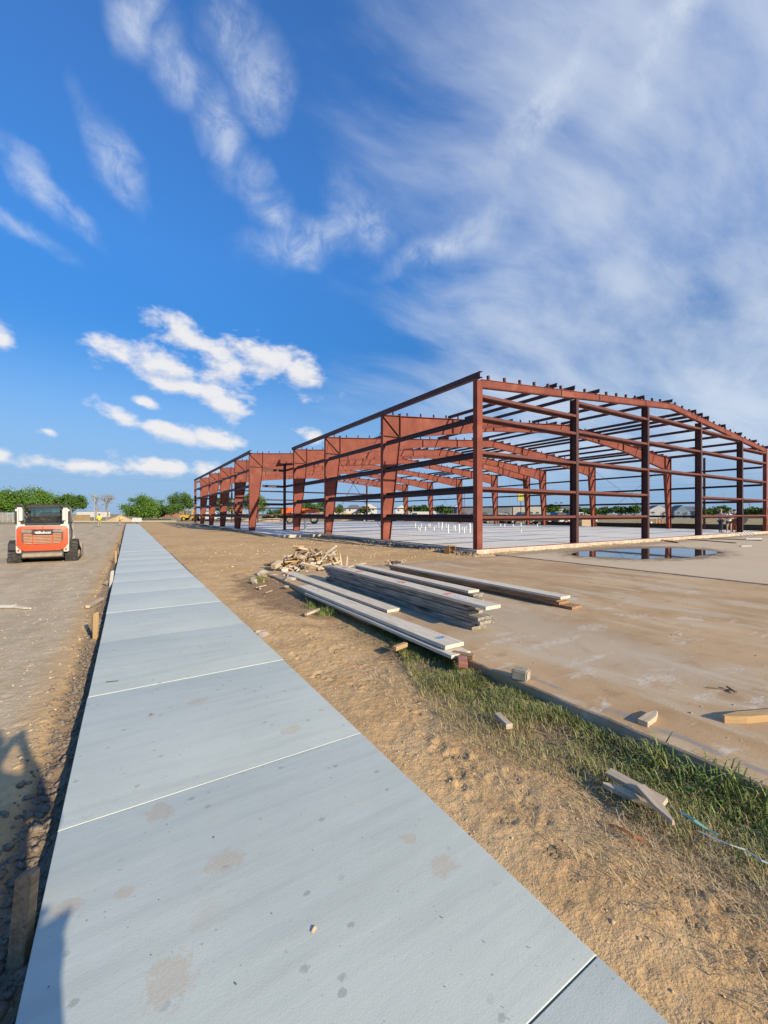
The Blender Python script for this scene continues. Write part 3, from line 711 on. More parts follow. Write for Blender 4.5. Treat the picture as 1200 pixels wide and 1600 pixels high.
def rigid_frame(y, xl, i):
    for s in (1, -1):                       # s=1 left half, -1 right half
        xo = xl if s == 1 else XE
        X = lambda d: xo + s * d
        zt = lambda d: ztop(X(d))
        kd, hd = 1.18, 1.22                 # knee depth, haunch depth
        zk = zt(kd) - hd
        # tapered column
        mb = MB(); g = FT
        mb.prism_y([(X(g), ZS + .02), (X(.48), ZS + .02), (X(kd - g), zk), (X(kd - g), zt(kd) - g), (X(g), zt(0) - g)], y - WT / 2, y + WT / 2)
        col = fb(mb, 'column', 'steel')
        f = MB(); f.box((X(g / 2), y, (ZS + zt(0)) / 2), (g, FW, zt(0) - ZS - .002)); fb(f, 'outer_flange', 'steel', col)
        f = MB(); flange(f, (X(.48), ZS + .02), (X(kd), zk), y, side=-s); fb(f, 'inner_flange', 'steel', col)
        f = MB(); flange(f, (X(g), zt(0)), (X(kd - .012), zt(kd - .012)), y, side=s); fb(f, 'cap_plate', 'steel', col)
        f = MB(); f.box((X(.27), y, ZS + .01), (.62, FW + .08, .02)); fb(f, 'base_plate', 'steel', col)
        f = MB(); f.box((X(kd / 2 + .01), y, zk), (kd - .05, FW - .03, .016)); fb(f, 'stiffener', 'steel_girt', col)
        f = MB(); f.bar((X(.03), y, zt(0) - .05), (X(kd - .03), y, zk + .03), .22, .026, up=(1, 0, 1) if s == 1 else (-1, 0, 1)); fb(f, 'diagonal_stiffener', 'steel_girt', col)
        # rafter
        L = abs(XRIDGE - X(kd)); mb = MB()
        st = [(kd + .012, hd), (kd + 7.6, .66), (abs(XRIDGE - xo), .62)]
        if s == 1 and xl < X0: st = [(kd + .012, hd), (kd + 8.6, .70), (abs(XRIDGE - xo), .62)]
        pts = [(X(a), zt(a) - FT) for a, _ in st] + [(X(a), zt(a) - h) for a, h in reversed(st)]
        mb.prism_y(pts, y - WT / 2, y + WT / 2)
        raf = fb(mb, 'rafter', 'steel')
        f = MB(); flange(f, (X(kd + .014), zt(kd + .014) - FT), (XRIDGE - s * .002, zt(abs(XRIDGE - xo)) - FT), y, side=s); fb(f, 'top_flange', 'steel', raf)
        for (a, h), (b, h2) in zip(st[:-1], st[1:]):
            f = MB(); flange(f, (X(a + .01), zt(a) - h), (X(b), zt(b) - h2), y, side=-s); fb(f, 'bottom_flange', 'steel', raf)
        f = MB(); f.box((X(kd), y, zt(kd) - hd / 2 + .05), (.024, FW + .03, hd + .18)); fb(f, 'end_plate', 'steel', raf)
        for a in (kd + 4.0, kd + 7.6, kd + 11.4):
            f = MB(); h = .66 if a > kd + 7 else .95
            f.box((X(a), y, zt(a) - h / 2 - .01), (.02, FW - .02, h - .02)); fb(f, 'web_stiffener', 'steel_girt', raf)
        # purlin clips along the top
        x = .75
        while x < abs(XRIDGE - xo) - .2:
            CLIPS.box((X(x), y, zt(x) + .105), (.05, .10, .205), (0, s * -math.atan(1 / 12), 0)); x += .978
for i in (1, 2, 3): rigid_frame(YF[i], X0, i)
for i in (4, 5, 6, 7, 8): rigid_frame(YF[i], XW, i)

def ibeam(d, w, t=.014, ft=.02):
    return [(-w / 2, -d / 2), (w / 2, -d / 2), (w / 2, -d / 2 + ft), (t / 2, -d / 2 + ft), (t / 2, d / 2 - ft), (w / 2, d / 2 - ft), (w / 2, d / 2), (-w / 2, d / 2), (-w / 2, d / 2 - ft), (-t / 2, d / 2 - ft), (-t / 2, -d / 2 + ft), (-w / 2, -d / 2 + ft)]
def zsec(h=.20, w=.075, t=.008):
    return [(-w, -h / 2), (t / 2, -h / 2), (t / 2, h / 2 - t), (w, h / 2 - t), (w, h / 2), (-t / 2, h / 2), (-t / 2, -h / 2 + t), (-w, -h / 2 + t)]
def girtsec(d=.25, f=.11, t=.008): return [(b, a) for a, b in zsec(d, f, t)]
# end walls: posts and beam
posts = [18.77, 25.73, 32.86, 40.19]
def endwall(y, xs, xl, front):
    s = -1 if front else 1
    for x in xs:
        m = MB(); m.prof(ibeam(.36, .20), (x, y + .18 * -s, ZS + .015), (x, y + .18 * -s, ztop(x) - (.37 if front else .35)), up=(0, 1, 0)); p = fb(m, 'post', 'steel_girt')  # dark girt steel puts the posts' shaded sides into their colour
        m = MB(); m.box((x, y + .18 * -s, ZS + .0075), (.3, .42, .015)); fb(m, 'base_plate', 'steel', p)
    for x in (xl, XE):                       # corner posts
        sx = 1 if x == xl else -1
        m = MB(); m.prof(ibeam(.30, .24), (x + sx * .15, y - s * .12, ZS + .015), (x + sx * .15, y - s * .12, ztop(x) - .04), up=(1, 0, 0))
        m.box((x + sx * .15, y - s * .005, (ZS + ztop(x)) / 2 - .01), (.258, .006, ztop(x) - ZS - .08))
        p = fb(m, 'corner_post', 'steel')
        m = MB(); m.box((x + sx * .15, y - s * .13, ZS + .0075), (.42, .36, .015)); fb(m, 'base_plate', 'steel', p)
    for sd in (1, -1):
        xo = xl if sd == 1 else XE
        m = MB(); a = Vector((xo + sd * .31, y - s * .12, ztop(xo + sd * .31) - .17)); b = Vector((XRIDGE - sd * .004, y - s * .12, ztop(XRIDGE) - .17))
        m.prof(ibeam(.34, .2), a, b); m.box(((a + b) / 2) + Vector((0, s * .083, 0)), ((b - a).length, .004, .27), (0, -sd * math.atan(1 / 12), 0))
        r = fb(m, 'rafter', 'steel')
        x = .75
        while x < abs(XRIDGE - xo) - .2:
            X_ = xo + sd * x; c_ = Vector((X_, y - s * .12, ztop(X_) + .105)); x += .978
            if front: o = link('purlin_clip', clip_me, None, r); o.location = c_ - FO; o.rotation_euler = (0, -sd * math.atan(1 / 12), 0)
            else: CLIPS.box(c_, (.09, .10, .205), (0, -sd * math.atan(1 / 12), 0))
        for q in (.33, .52, .8):
            X_ = xo + (XRIDGE - xo) * q; f = MB(); f.box((X_, y - s * .02 + s * .012, ztop(X_) - .17), (.03, .012, .36)); fb(f, 'splice_plate', 'steel_girt', r)
endwall(YF[0], posts, X0, True)
endwall(YF[9], [14.5] + posts, XW, False)
tag(fb(CLIPS, 'purlin_clips', 'steel_girt'), kind='stuff')
# girts of the front wall: height at each bay, with an opening left for a door
bays = [X0 + .3] + posts + [XE - .3]
fz = [[1.46, 2.66, 4.12, 5.56, 6.42], [1.46, 2.70, 4.18, 5.68, 7.12], [4.25, 5.82, 7.35], [1.46, 2.74, 4.28, 5.86, 7.3], [1.46, 2.74, 4.28, 5.86, 6.7]]
for bi in range(5):
    for z in fz[bi]:
        x0 = bays[bi] + (.11 if bi else .0); x1 = bays[bi + 1] - (.11 if bi < 4 else 0)
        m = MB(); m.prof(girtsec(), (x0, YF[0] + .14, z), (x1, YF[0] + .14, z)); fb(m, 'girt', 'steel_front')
for bi, (a, b) in enumerate(zip([XW + .3, 14.5] + posts, [14.5] + posts + [XE - .3])):
    for z in (1.46, 2.66, 4.1, 5.56):
        m = MB(); m.prof(girtsec(), (a + .1, YF[9] - .1, z), (b - .1, YF[9] - .1, z)); fb(m, 'girt', 'steel_girt')
# side walls
def side_girts(x, s, pairs, zs, skip=()):
    for (a, b) in pairs:
        for z in zs:
            if (a, z) in skip: continue
            m = MB(); y0 = YF[a] + (.28 if a == 0 else .02); y1 = YF[b] - (.28 if b == 9 else .02)
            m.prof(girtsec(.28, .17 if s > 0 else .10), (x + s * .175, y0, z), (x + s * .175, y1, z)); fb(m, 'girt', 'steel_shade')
side_girts(X0, 1, [(0, 1), (1, 2), (2, 3)], (1.46, 2.66, 4.08, 5.55))
side_girts(XW, 1, [(4, 5), (5, 6), (6, 7), (7, 8), (8, 9)], (1.46, 2.66, 4.08, 5.5))
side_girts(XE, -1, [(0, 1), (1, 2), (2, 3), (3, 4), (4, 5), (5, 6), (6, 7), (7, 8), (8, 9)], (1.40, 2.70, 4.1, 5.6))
# recess wall with its jamb post
m = MB(); m.prof(ibeam(.2, .18), (X0 + .05, YF[4], ZS + .01), (X0 + .05, YF[4], 6.15), up=(1, 0, 0)); fb(m, 'jamb_post', 'steel_girt')
for z in (1.36, 2.5, 4.1, 5.54):
    m = MB(); m.prof(zsec(), (XW + 1.1, YF[4] - .07, z), (X0 - .06, YF[4] - .07, z)); fb(m, 'girt', 'steel_girt')
    m = MB(); m.prof(zsec(), (X0 + .1, YF[3] + .03, z + .03), (X0 + .1, YF[4] - .12, z + .03)); fb(m, 'girt', 'steel_girt')
m = MB(); m.box((X0 + .55, YF[4], ZS + .03), (1.4, .2, .05)); fb(m, 'base_channel', 'steel_girt')
# jamb in the far wall
m = MB(); m.prof(ibeam(.16, .14), (XE - .12, 16.4, ZS), (XE - .12, 16.4, ztop(XE) - .25), up=(1, 0, 0)); fb(m, 'jamb_post', 'steel_girt')
# eave struts
for (x, a, b) in ((X0 + .06, YF[0] - .18, YF[3] + .4), (XW + .06, YF[4] - .45, YF[9] + .1), (XE - .06, YF[0] - .1, YF[9] + .1)):
    m = MB(); m.prof([(-.09, -.11), (.09, -.11), (.09, -.10), (-.08, -.10), (-.08, .11), (.09, .125), (.09, .135), (-.09, .125)], (x, a, ztop(x) + .115), (x, b, ztop(x) + .115)); fb(m, 'eave_strut', 'steel_girt')
# purlins that are up so far
rp = random.Random(5)
bay_x = {0: [16.9, 18.3, 20.4, 24.9, 28.3, 31.6, 32.6, 33.6, 36.4, 39.5, 42.6]}
for i in range(9):
    xs = bay_x.get(i)
    if xs is None:
        xs = [X0 + .75 + .978 * q for q in range(4, 33) if rp.random() < (.40 if i != 3 else .3)]
    for x in xs:
        m = MB(); z = ztop(x) + .11
        m.prof(zsec(.20, .07), (x, YF[i] - .16, z), (x, YF[i + 1] + .16, z)); fb(m, 'purlin', 'steel_girt')
# short loose member under the first roof bay
m = MB(); m.bar((16.2, 16.6, 6.45), (18.0, 15.4, 6.55), .12, .16); fb(m, 'short_brace', 'steel')
m = MB(); m.bar((33.4, 15.5, 7.0), (34.5, 15.0, 7.05), .10, .16); fb(m, 'short_brace', 'steel')
# rod bracing
def rod(p, q): m = MB(); m.cyl(p, q, .013, 6); fb(m, 'brace_rod', 'steel_girt')
for (a, b) in ((1, 2), (6, 7)):
    x = (X0 if a < 3 else XW) + .25
    rod((x, YF[a] + .03, 6.7), (x, YF[b] - .03, .5)); rod((x, YF[a] + .03, .5), (x, YF[b] - .03, 6.7))
    rod((XE - .3, YF[a] + .03, 6.7), (XE - .3, YF[b] - .03, .5)); rod((XE - .3, YF[a] + .03, .5), (XE - .3, YF[b] - .03, 6.7))
# base angle on the slab edge
def ba(p, q, m_='steel'): m = MB(); m.bar(p, q, .08, .03); fb(m, 'base_channel', m_)
z = ZS + .016
cuts = [X0 + .37] + sum([[p - .16, p + .16] for p in posts], []) + [XE - .4]
for a, b in zip(cuts[::2], cuts[1::2]): ba((a, YF[0] - .02, z), (b, YF[0] - .02, z))
for a, b in ((0, 1), (1, 2), (2, 3)): ba((X0 + .0, YF[a] + (.32 if a == 0 else .2), z), (X0 + .0, YF[b] - .2, z), 'steel_girt')
for a, b in ((4, 5), (5, 6), (6, 7), (7, 8), (8, 9)): ba((XW, YF[a] + .2, z), (XW, YF[b] - .35, z), 'steel_girt')

# ------------------------------------------------------------------ lumber on the pavement
def wood_mesh(L, w, t, seed, pointed=False, warp=.0):
    r = random.Random(seed); n = 7 if L > 1.5 else 2
    V = []; 
    for i in range(n + 1):
        q = i / n; y = (q - .5) * L; wx = w * (1 + r.uniform(-.02, .02)); dz = warp * math.sin(q * 3.1 + seed) ; dx = warp * .6 * math.sin(q * 2.3 + seed * 2)
        if pointed and i == n: wx = w * .22
        b = min(.004, t * .12)
        V += [(-wx / 2 + dx + b, y, dz), (wx / 2 + dx - b, y, dz), (wx / 2 + dx, y, dz + b), (wx / 2 + dx, y, dz + t - b), (wx / 2 + dx - b, y, dz + t), (-wx / 2 + dx + b, y, dz + t), (-wx / 2 + dx, y, dz + t - b), (-wx / 2 + dx, y, dz + b)]
        if pointed and i == n - 1 and n == 2: pass
    F = [tuple(range(7, -1, -1)), tuple(range(8 * n, 8 * n + 8))]
    for i in range(n):
        F += [(8 * i + j, 8 * i + (j + 1) % 8, 8 * i + 8 + (j + 1) % 8, 8 * i + 8 + j) for j in range(8)]
    me = MB().add(V, F).mesh('plank'); return me
def stake_mesh(L, w, t, tip=.16):
    o = [(-w / 2, -L / 2), (w / 2, -L / 2), (w / 2, L / 2 - tip), (w * .12, L / 2), (-w * .12, L / 2), (-w / 2, L / 2 - tip)]
    return MB().prism_z(o, 0, t).mesh('stake', bevel=.002)
def plank(c, L, w, t, m, rz, label, group='loose planks on the old pavement', seed=0, rx=0., warp=.006):
    o = link('plank', wood_mesh(L, w, t, seed, warp=warp), m); o.location = c; o.rotation_euler = (rx, 0, rz)
    return tag(o, label, 'plank', group)
def patch(parent, name, m, cx, cy, a, b, z, seed):
    r = random.Random(seed); n = 26; pts = []
    for i in range(n):
        t = 2 * math.pi * i / n; q = r.uniform(.55, 1.0)
        pts.append((cx + a * math.cos(t) * q, cy + b * math.sin(t) * q))
    MB().prism_z(pts, z, z + .0015).build(name, m, parent)
PT = .045
o = plank((3.13, 5.55, ZPAD), 4.3, .29, .04, 'weathered_wood', .006, 'lower grey plank sticking out below the long front plank by the grass', seed=1)
o = plank((3.17, 5.88, ZPAD + .052), 4.65, .28, PT, 'weathered_wood', .010, 'long grey plank with a blue spray mark nearest the grass', seed=2)
patch(o, 'paint_mark', 'spray_blue', .02, -2.05, .10, .05, PT + .0045, 3)
o = plank((3.64, 8.05, ZPAD + .01), 5.0, .27, PT, 'weathered_wood', .012, 'single grey plank lying between the front plank and the tall stack', seed=4)
# tall stack of eight
nst = ['bottom', 'second from the bottom', 'third from the bottom', 'fourth from the bottom', 'fifth from the bottom', 'sixth from the bottom', 'seventh from the bottom']
off = [0, .02, -.13, -.1, .05, .12, .22]
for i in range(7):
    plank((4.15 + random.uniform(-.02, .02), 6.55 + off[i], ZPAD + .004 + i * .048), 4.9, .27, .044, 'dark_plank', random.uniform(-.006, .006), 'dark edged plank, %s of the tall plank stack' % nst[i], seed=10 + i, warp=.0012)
o = plank((4.12, 6.28, ZPAD + .004 + 7 * .048), 4.95, .27, PT, 'weathered_wood', -.012, 'pale plank with pink spray marks on top of the tall stack', seed=20, warp=.0015)
for (y, a, b, s) in ((-1.55, .11, .06, 1), (1.3, .1, .12, 2), (2.0, .09, .1, 3), (-.3, .07, .12, 6)): patch(o, 'paint_mark', 'spray_red', .0, y, a, b, PT + .0035, s)
patch(o, 'paint_mark', 'lettering', .02, -1.85, .1, .12, PT + .0035, 5)
# low stack behind it
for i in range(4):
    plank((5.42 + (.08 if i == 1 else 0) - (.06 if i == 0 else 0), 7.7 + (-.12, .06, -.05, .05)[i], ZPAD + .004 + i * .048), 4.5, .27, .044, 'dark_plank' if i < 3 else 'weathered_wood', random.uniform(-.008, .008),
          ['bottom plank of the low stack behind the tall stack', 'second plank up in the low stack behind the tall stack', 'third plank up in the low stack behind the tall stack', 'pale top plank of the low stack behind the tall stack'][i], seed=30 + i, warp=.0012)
# farthest stack with rusty brown edges
for i in range(4):
    plank((6.32 + (.05 if i == 0 else 0), 6.85 + (-.16, .05, .1, .02)[i], ZPAD + .004 + i * .048), 5.2, .28, .044, 'brown_plank' if i < 3 else 'weathered_wood', .012 + random.uniform(-.004, .004),
          ['brown bottom plank of the stack farthest from the sidewalk', 'brown second plank of the stack farthest from the sidewalk', 'brown third plank of the stack farthest from the sidewalk', 'grey top plank of the stack farthest from the sidewalk'][i], seed=40 + i, warp=.0012)
plank((5.9, 7.9, ZPAD + .002), 3.4, .2, .04, 'weathered_wood', .02, 'grey board lying between the two rear plank stacks', seed=51)

# heap of broken stakes and blocks
def scrap(c, L, w, t, m, rot, label='short broken wood offcut in the heap beside the plank stacks', group='offcuts in the wood heap', name='wood_offcut', seed=0, pointed=False):
    o = link(name, stake_mesh(L, w, t, min(.14, L * .35)) if pointed else wood_mesh(L, w, t, seed), m); o.location = c; o.rotation_euler = rot
    return tag(o, label, 'wood scrap', group)
rw = random.Random(21)
hc = [(4.30, 11.6, .72), (4.98, 11.4, .68), (4.62, 11.1, .45)]
for i in range(215):
    cx, cy, hh = hc[i % 3]
    a = rw.uniform(0, 6.283); q = rw.uniform(0, 1) ** .6
    rx_, ry_ = .52, .5
    x, y = cx + rx_ * q * math.cos(a), cy + ry_ * q * math.sin(a)
    z = hh * (1 - q ** 1.6) * rw.uniform(.35, 1.0)
    L = rw.uniform(.22, .62); w = rw.choice((.05, .07, .10)); t = rw.choice((.04, .05, .06))
    m = rw.choice(('pale_wood', 'old_wood', 'weathered_wood', 'new_wood', 'old_wood', 'pale_wood'))
    rz = rw.gauss(-1.2, .7) if x < 4.6 else rw.uniform(0, 3.1)
    pt = rw.random() < .5
    lb = '%s %s wood offcut in the %s of the heap beside the planks' % ({'pale_wood': 'pale', 'old_wood': 'brown', 'weathered_wood': 'grey', 'new_wood': 'yellow'}[m], 'pointed' if pt else 'square ended', ['left part', 'right part', 'front part'][i % 3])
    scrap((x, y, z + .01), L, w, t, m, (rw.gauss(0, .35), rw.gauss(0, .5), rz), lb, seed=i, pointed=pt)
scrap(pix(532, 880, .12) + Vector((0, 0, .02)), .62, .06, .035, 'pale_wood', (1.25, .1, .3), 'pale pointed stake standing upright at the end of the wood heap', 'upright stakes', pointed=True)
scrap(pix(540, 880, .12) + Vector((.1, .1, .0)), .5, .05, .03, 'pale_wood', (1.1, .1, -.5), 'shorter pale stake leaning beside the upright one at the wood heap', 'upright stakes', pointed=True)
scrap(pix(555, 884, .05), 1.3, .09, .035, 'pale_wood', (0, .05, -1.0), 'thin pale lath lying right of the wood heap', 'upright stakes')
p = pix(440, 888, .08); scrap(p + Vector((.12, .3, .13)), 1.35, .2, .05, 'old_wood', (-.22, .25, .45), 'brown board propped against the left of the wood heap', 'boards')
p = pix(615, 884, .03)
for i in range(12): scrap((p.x + rw.uniform(-.25, .25), p.y + rw.uniform(-.2, .2), .04 + rw.uniform(0, .14)), rw.uniform(.2, .45), .05, .04, rw.choice(('pale_wood', 'old_wood')), (rw.gauss(0, .3), rw.gauss(0, .3), rw.uniform(0, 3)), 'small wood piece in the little pile right of the heap', 'pieces in the little wood pile', seed=i)
# rubble left of the heap
ICO = None
def rock_mesh(sx, sy, sz, seed, sub=2):
    bm = bmesh.new(); bmesh.ops.create_icosphere(bm, subdivisions=sub, radius=1)
    r = np.random.default_rng(seed); nn = r.normal(size=(7, 3)); of = r.uniform(.38, .68, 7); nn /= np.linalg.norm(nn, axis=1)[:, None]
    for v in bm.verts:
        p = np.array(v.co)
        for n_, d in zip(nn, of):
            e = p @ n_ - d
            if e > 0: p = p - n_ * e * .95
        p = p * (1 + r.uniform(-.04, .04)); v.co = (p[0] * sx, p[1] * sy, p[2] * sz)
    me = bpy.data.meshes.new('stone'); bm.to_mesh(me); bm.free(); return me
def stone(p, sx, sy, sz, m, label, seed, rz=0., group='rubble beside the wood heap', name='rubble_stone'):
    o = link(name, rock_mesh(sx, sy, sz, seed), m); o.location = (p[0], p[1], p[2] + sz * .5); o.rotation_euler = (0, 0, rz)
    return tag(o, label, 'stone', group)
stone(pix(452, 909), .26, .15, .10, 'stone', 'long pale grey stone in front of the single grey plank', 1, .4)
stone(pix(410, 899), .17, .13, .11, 'stone', 'largest rough pale stone at the left of the rubble', 2)
stone(pix(397, 912), .12, .08, .08, 'stone', 'pale stone behind the small weed at the left of the rubble', 3)
stone(pix(429, 901), .18, .08, .06, 'pale_wood', 'flat cream stone under the tilted pale block', 4, -.8)
stone(pix(453, 904), .11, .09, .08, 'orange_stone', 'orange brown stone in the rubble by the plank end', 5)
stone(pix(444, 902), .07, .07, .06, 'orange_stone', 'small brown stone left of the orange stone', 6)
stone(pix(395, 906), .10, .07, .05, 'stone', 'low grey stone at the rubble edge by the trailing stick', 7)
stone(pix(446, 918), .1, .08, .05, 'stone', 'grey stone beside the end of the front plank', 8)
stone(pix(445, 894, 0), .11, .08, .10, 'white_wood', 'white faced broken block right of the tilted pale block', 9)
scrap(pix(433, 893) + Vector((0, 0, .14)), .36, .15, .13, 'pale_wood', (.25, .15, -.9), 'thick tilted pale timber block on the rubble', 'boards', 'timber_block')
scrap(pix(408, 917), .34, .03, .02, 'pale_wood', (0, 0, -.95), 'thin pale stick lying level left of the rubble', 'sticks', 'stick')
scrap(pix(400, 921) + Vector((.1, .12, 0)), .32, .035, .02, 'pale_wood', (0, 0, -.1), 'thin pale stick lying askew below the level stick', 'sticks', 'stick')
scrap(pix(420, 925), .25, .02, .015, 'pale_wood', (0, 0, -.8), 'slim pale stick nearest the sidewalk below the rubble', 'sticks', 'stick')
scrap(pix(388, 896), .9, .02, .02, 'old_wood', (0, 0, -1.0), 'thin stick trailing left from the rubble', 'sticks', 'stick')

# loose pieces about the place
def lay(u0, v0, u1, v1, z, w, t, m, label, name='wood_offcut', pointed=False, group='loose offcuts', flip=False, roll=0., zoff=0.):
    a, b = pix(u0, v0, z), pix(u1, v1, z)
    if flip: a, b = b, a
    d = b - a; L = d.length
    o = link(name, stake_mesh(L, w, t, min(.16, L * .4)) if pointed else wood_mesh(L, w, t, int(u0)), m)
    o.location = (a + b) / 2 + Vector((0, 0, zoff)); o.rotation_euler = (0, roll, math.atan2(-d.x, d.y))
    return tag(o, label, 'wood scrap', group)
lay(942, 1230, 1030, 1262, .0, .075, .03, 'pale_wood', 'pale pointed stake lying lowest in the grass by the pavement', pointed=True, flip=True)
lay(952, 1210, 1040, 1258, .03, .06, .03, 'pale_wood', 'brownish stake behind the pale one in the grass', pointed=False, roll=.25)
lay(1000, 1232, 1052, 1290, .06, .055, .025, 'pale_wood', 'brown pointed stake crossing on top of two others in grass', pointed=True)
lay(777, 1121, 796, 1139, .02, .055, .04, 'pale_wood', 'short pale offcut lying in the middle of the grass strip')
lay(1004, 1134, 1026, 1118, ZPAD, .07, .04, 'pale_wood', 'short pale pointed offcut on the pavement near the grass', pointed=True)
lay(1130, 1129, 1290, 1116, ZPAD, .085, .055, 'new_wood', 'long yellow stake on the pavement at the right edge', pointed=True, flip=True)
lay(478, 962, 498, 954, .0, .05, .04, 'pale_wood', 'small broken pale offcut on bare earth below the planks')
lay(616, 1017, 634, 1010, .03, .06, .05, 'new_wood', 'short orange yellow offcut in the grass by the front plank')
lay(708, 1024, 740, 1030, ZPAD, .07, .05, 'old_wood', 'short dark board end right of the front plank')
lay(137, 950, 160, 937, -.1, .07, .05, 'pale_wood', 'short pale block lying on the roadbed beside an upright stake')
lay(-12, 949, 22, 949, -.1, .10, .05, 'white_wood', 'white ended grey board piece at the left edge of the roadbed', pointed=False)
lay(22, 949, 48, 952, -.1, .07, .03, 'weathered_wood', 'pointed grey board piece right of the white one on the roadbed', pointed=True)
lay(1105, 1075, 1152, 1081, ZPAD, .012, .012, 'old_wood', 'thin dark twig on the pavement', 'twig', group='twigs'); lay(1136, 1074, 1150, 1083, ZPAD + .012, .016, .014, 'old_wood', 'thicker dark twig crossing the thin one on the pavement', 'twig', group='twigs')
lay(1010, 840, 1060, 848.5, ZPAD + .02, .08, .05, 'old_wood', 'dark strip of wood lying by the slab behind the puddle', group='strips by the slab')
b = link('concrete_block', MB().box((0, 0, .05), (.12, .15, .10)).mesh('concrete_block', bevel=.012, seg=2), 'stone'); b.location = pix(814, 1061, ZPAD); b.rotation_euler = (0, 0, .35)
tag(b, 'small grey concrete block near the pavement edge', 'block')
b = link('brick', MB().box((0, 0, .03), (.10, .2, .06)).mesh('brick', bevel=.006), 'brick_red'); b.location = pix(722, 1038, ZPAD - .02); b.rotation_euler = (.05, .1, -.7)
tag(b, 'reddish brick piece at the pavement edge by the front plank', 'brick')
# box standing against the slab corner
bx = empty('wooden_box', pix(703, 864, .03), .25); tag(bx, 'small open tan wooden box against the slab near the corner post', 'box')
MB().box((0, .14, .15), (.44, .02, .30)).build('back_board', 'cardboard', bx); MB().box((0, 0, .01), (.44, .26, .02)).build('bottom_board', 'cardboard', bx)
for s in (-1, 1): MB().box((s * .21, 0, .16), (.02, .26, .28)).build('side_board', 'cardboard', bx)
MB().box((0, 0, .29), (.40, .26, .02)).build('top_board', 'cardboard', bx)
# stakes along the sidewalk's left edge
def up_stake(u, v, h, w, t, m, label, tx=0., ty=0., z=-.12, rz=0.):
    p = pix(u, v, z); o = link('stake', MB().prism_y([(-w / 2, -.12), (w / 2, -.12), (w / 2, h), (w / 4, h + .01), (-w / 2, h - w * .28)], -t / 2, t / 2).mesh('stake', bevel=.002), m)
    o.location = p; o.rotation_euler = (tx, ty, rz); return tag(o, label, 'stake', 'form stakes along the sidewalk')
up_stake(30, 1500, .345, .07, .04, 'old_wood', 'nearest brown stake leaning beside the sidewalk edge', tx=-.05, ty=.06, z=-.15, rz=-.6)
up_stake(149, 996, .355, .055, .04, 'new_wood', 'yellow upright stake casting a shadow on the roadbed', ty=.03, rz=-.5)
up_stake(173, 915, .37, .06, .04, 'white_wood', 'whitish upright stake beyond the yellow one', ty=.12, rz=-.5)
up_stake(181, 879, .42, .06, .04, 'new_wood', 'tan upright stake beside the sidewalk level with the loader', rz=-.4)
up_stake(185, 866, .3, .06, .04, 'old_wood', 'short brown stake just beyond the tan stake', rz=-.4, ty=-.1)
up_stake(187.5, 850, .45, .06, .05, 'old_wood', 'dark distant stake by the sidewalk edge past the loader', rz=-.4)
up_stake(189.5, 841, .45, .06, .05, 'old_wood', 'farthest small stake by the sidewalk edge', rz=-.4)
stone(pix(167, 913, -.11), .09, .07, .07, 'stone', 'grey stone lying beside the whitish stake', 31, group='stones')
stone(pix(413, 994, -.02), .10, .07, .04, 'stone', 'grey rubble stone at the right edge of the sidewalk', 32, group='stones')
stone(pix(404, 988, -.02), .06, .05, .035, 'stone', 'smaller stone touching the grey rubble stone by the sidewalk', 33, group='stones')
stone(pix(490, 1454, -.006), .018, .014, .010, 'clod', 'crumb of tan earth on the nearest sidewalk panel', 34, group='stones')
stone(pix(237, 1117, 0), .016, .012, .010, 'dark_clod', 'dark crumb on the third sidewalk panel', 35, group='stones')
# nail bits on the walk
lay(166, 1066, 185, 1064, .002, .006, .005, 'steel_girt', 'thin rusty wire lying on the sidewalk', 'wire', group='wires')
# litter in the grass
def strip(pts, w, m, label, name='plastic_strip'):
    P = [pix(u, v, z) for u, v, z in pts]; V = []; F = []
    for i, p in enumerate(P):
        d = (P[min(i + 1, len(P) - 1)] - P[max(i - 1, 0)]).normalized(); n = Vector((-d.y, d.x, .3 * math.sin(i * 2))).normalized() * w / 2
        V += [p - n, p + n]
    F = [(2 * i, 2 * i + 1, 2 * i + 3, 2 * i + 2) for i in range(len(P) - 1)]
    me = bpy.data.meshes.new(name); me.from_pydata([tuple(v) for v in V], [], F)
    o = link(name, me, m); md = o.modifiers.new('thickness', 'SOLIDIFY'); md.thickness = .002
    return tag(o, label, 'litter', 'strips of litter in the grass')
strip([(1062, 1268, .06), (1085, 1282, .07), (1105, 1296, .05), (1122, 1304, .06)], .02, 'plastic_teal', 'teal plastic strip lying on the grass near the crossed stakes')
strip([(1090, 1298, .05), (1115, 1310, .06), (1140, 1320, .07), (1165, 1328, .05), (1190, 1345, .06), (1230, 1362, .05)], .009, 'plastic_white', 'long whitish plastic strip running off the right edge in grass')
strip([(950, 1287, .0), (972, 1296, .02), (990, 1306, .03), (1010, 1316, .015)], .02, 'rust_strip', 'rusty orange strip at the edge of the dry grass', 'rusty_strip')

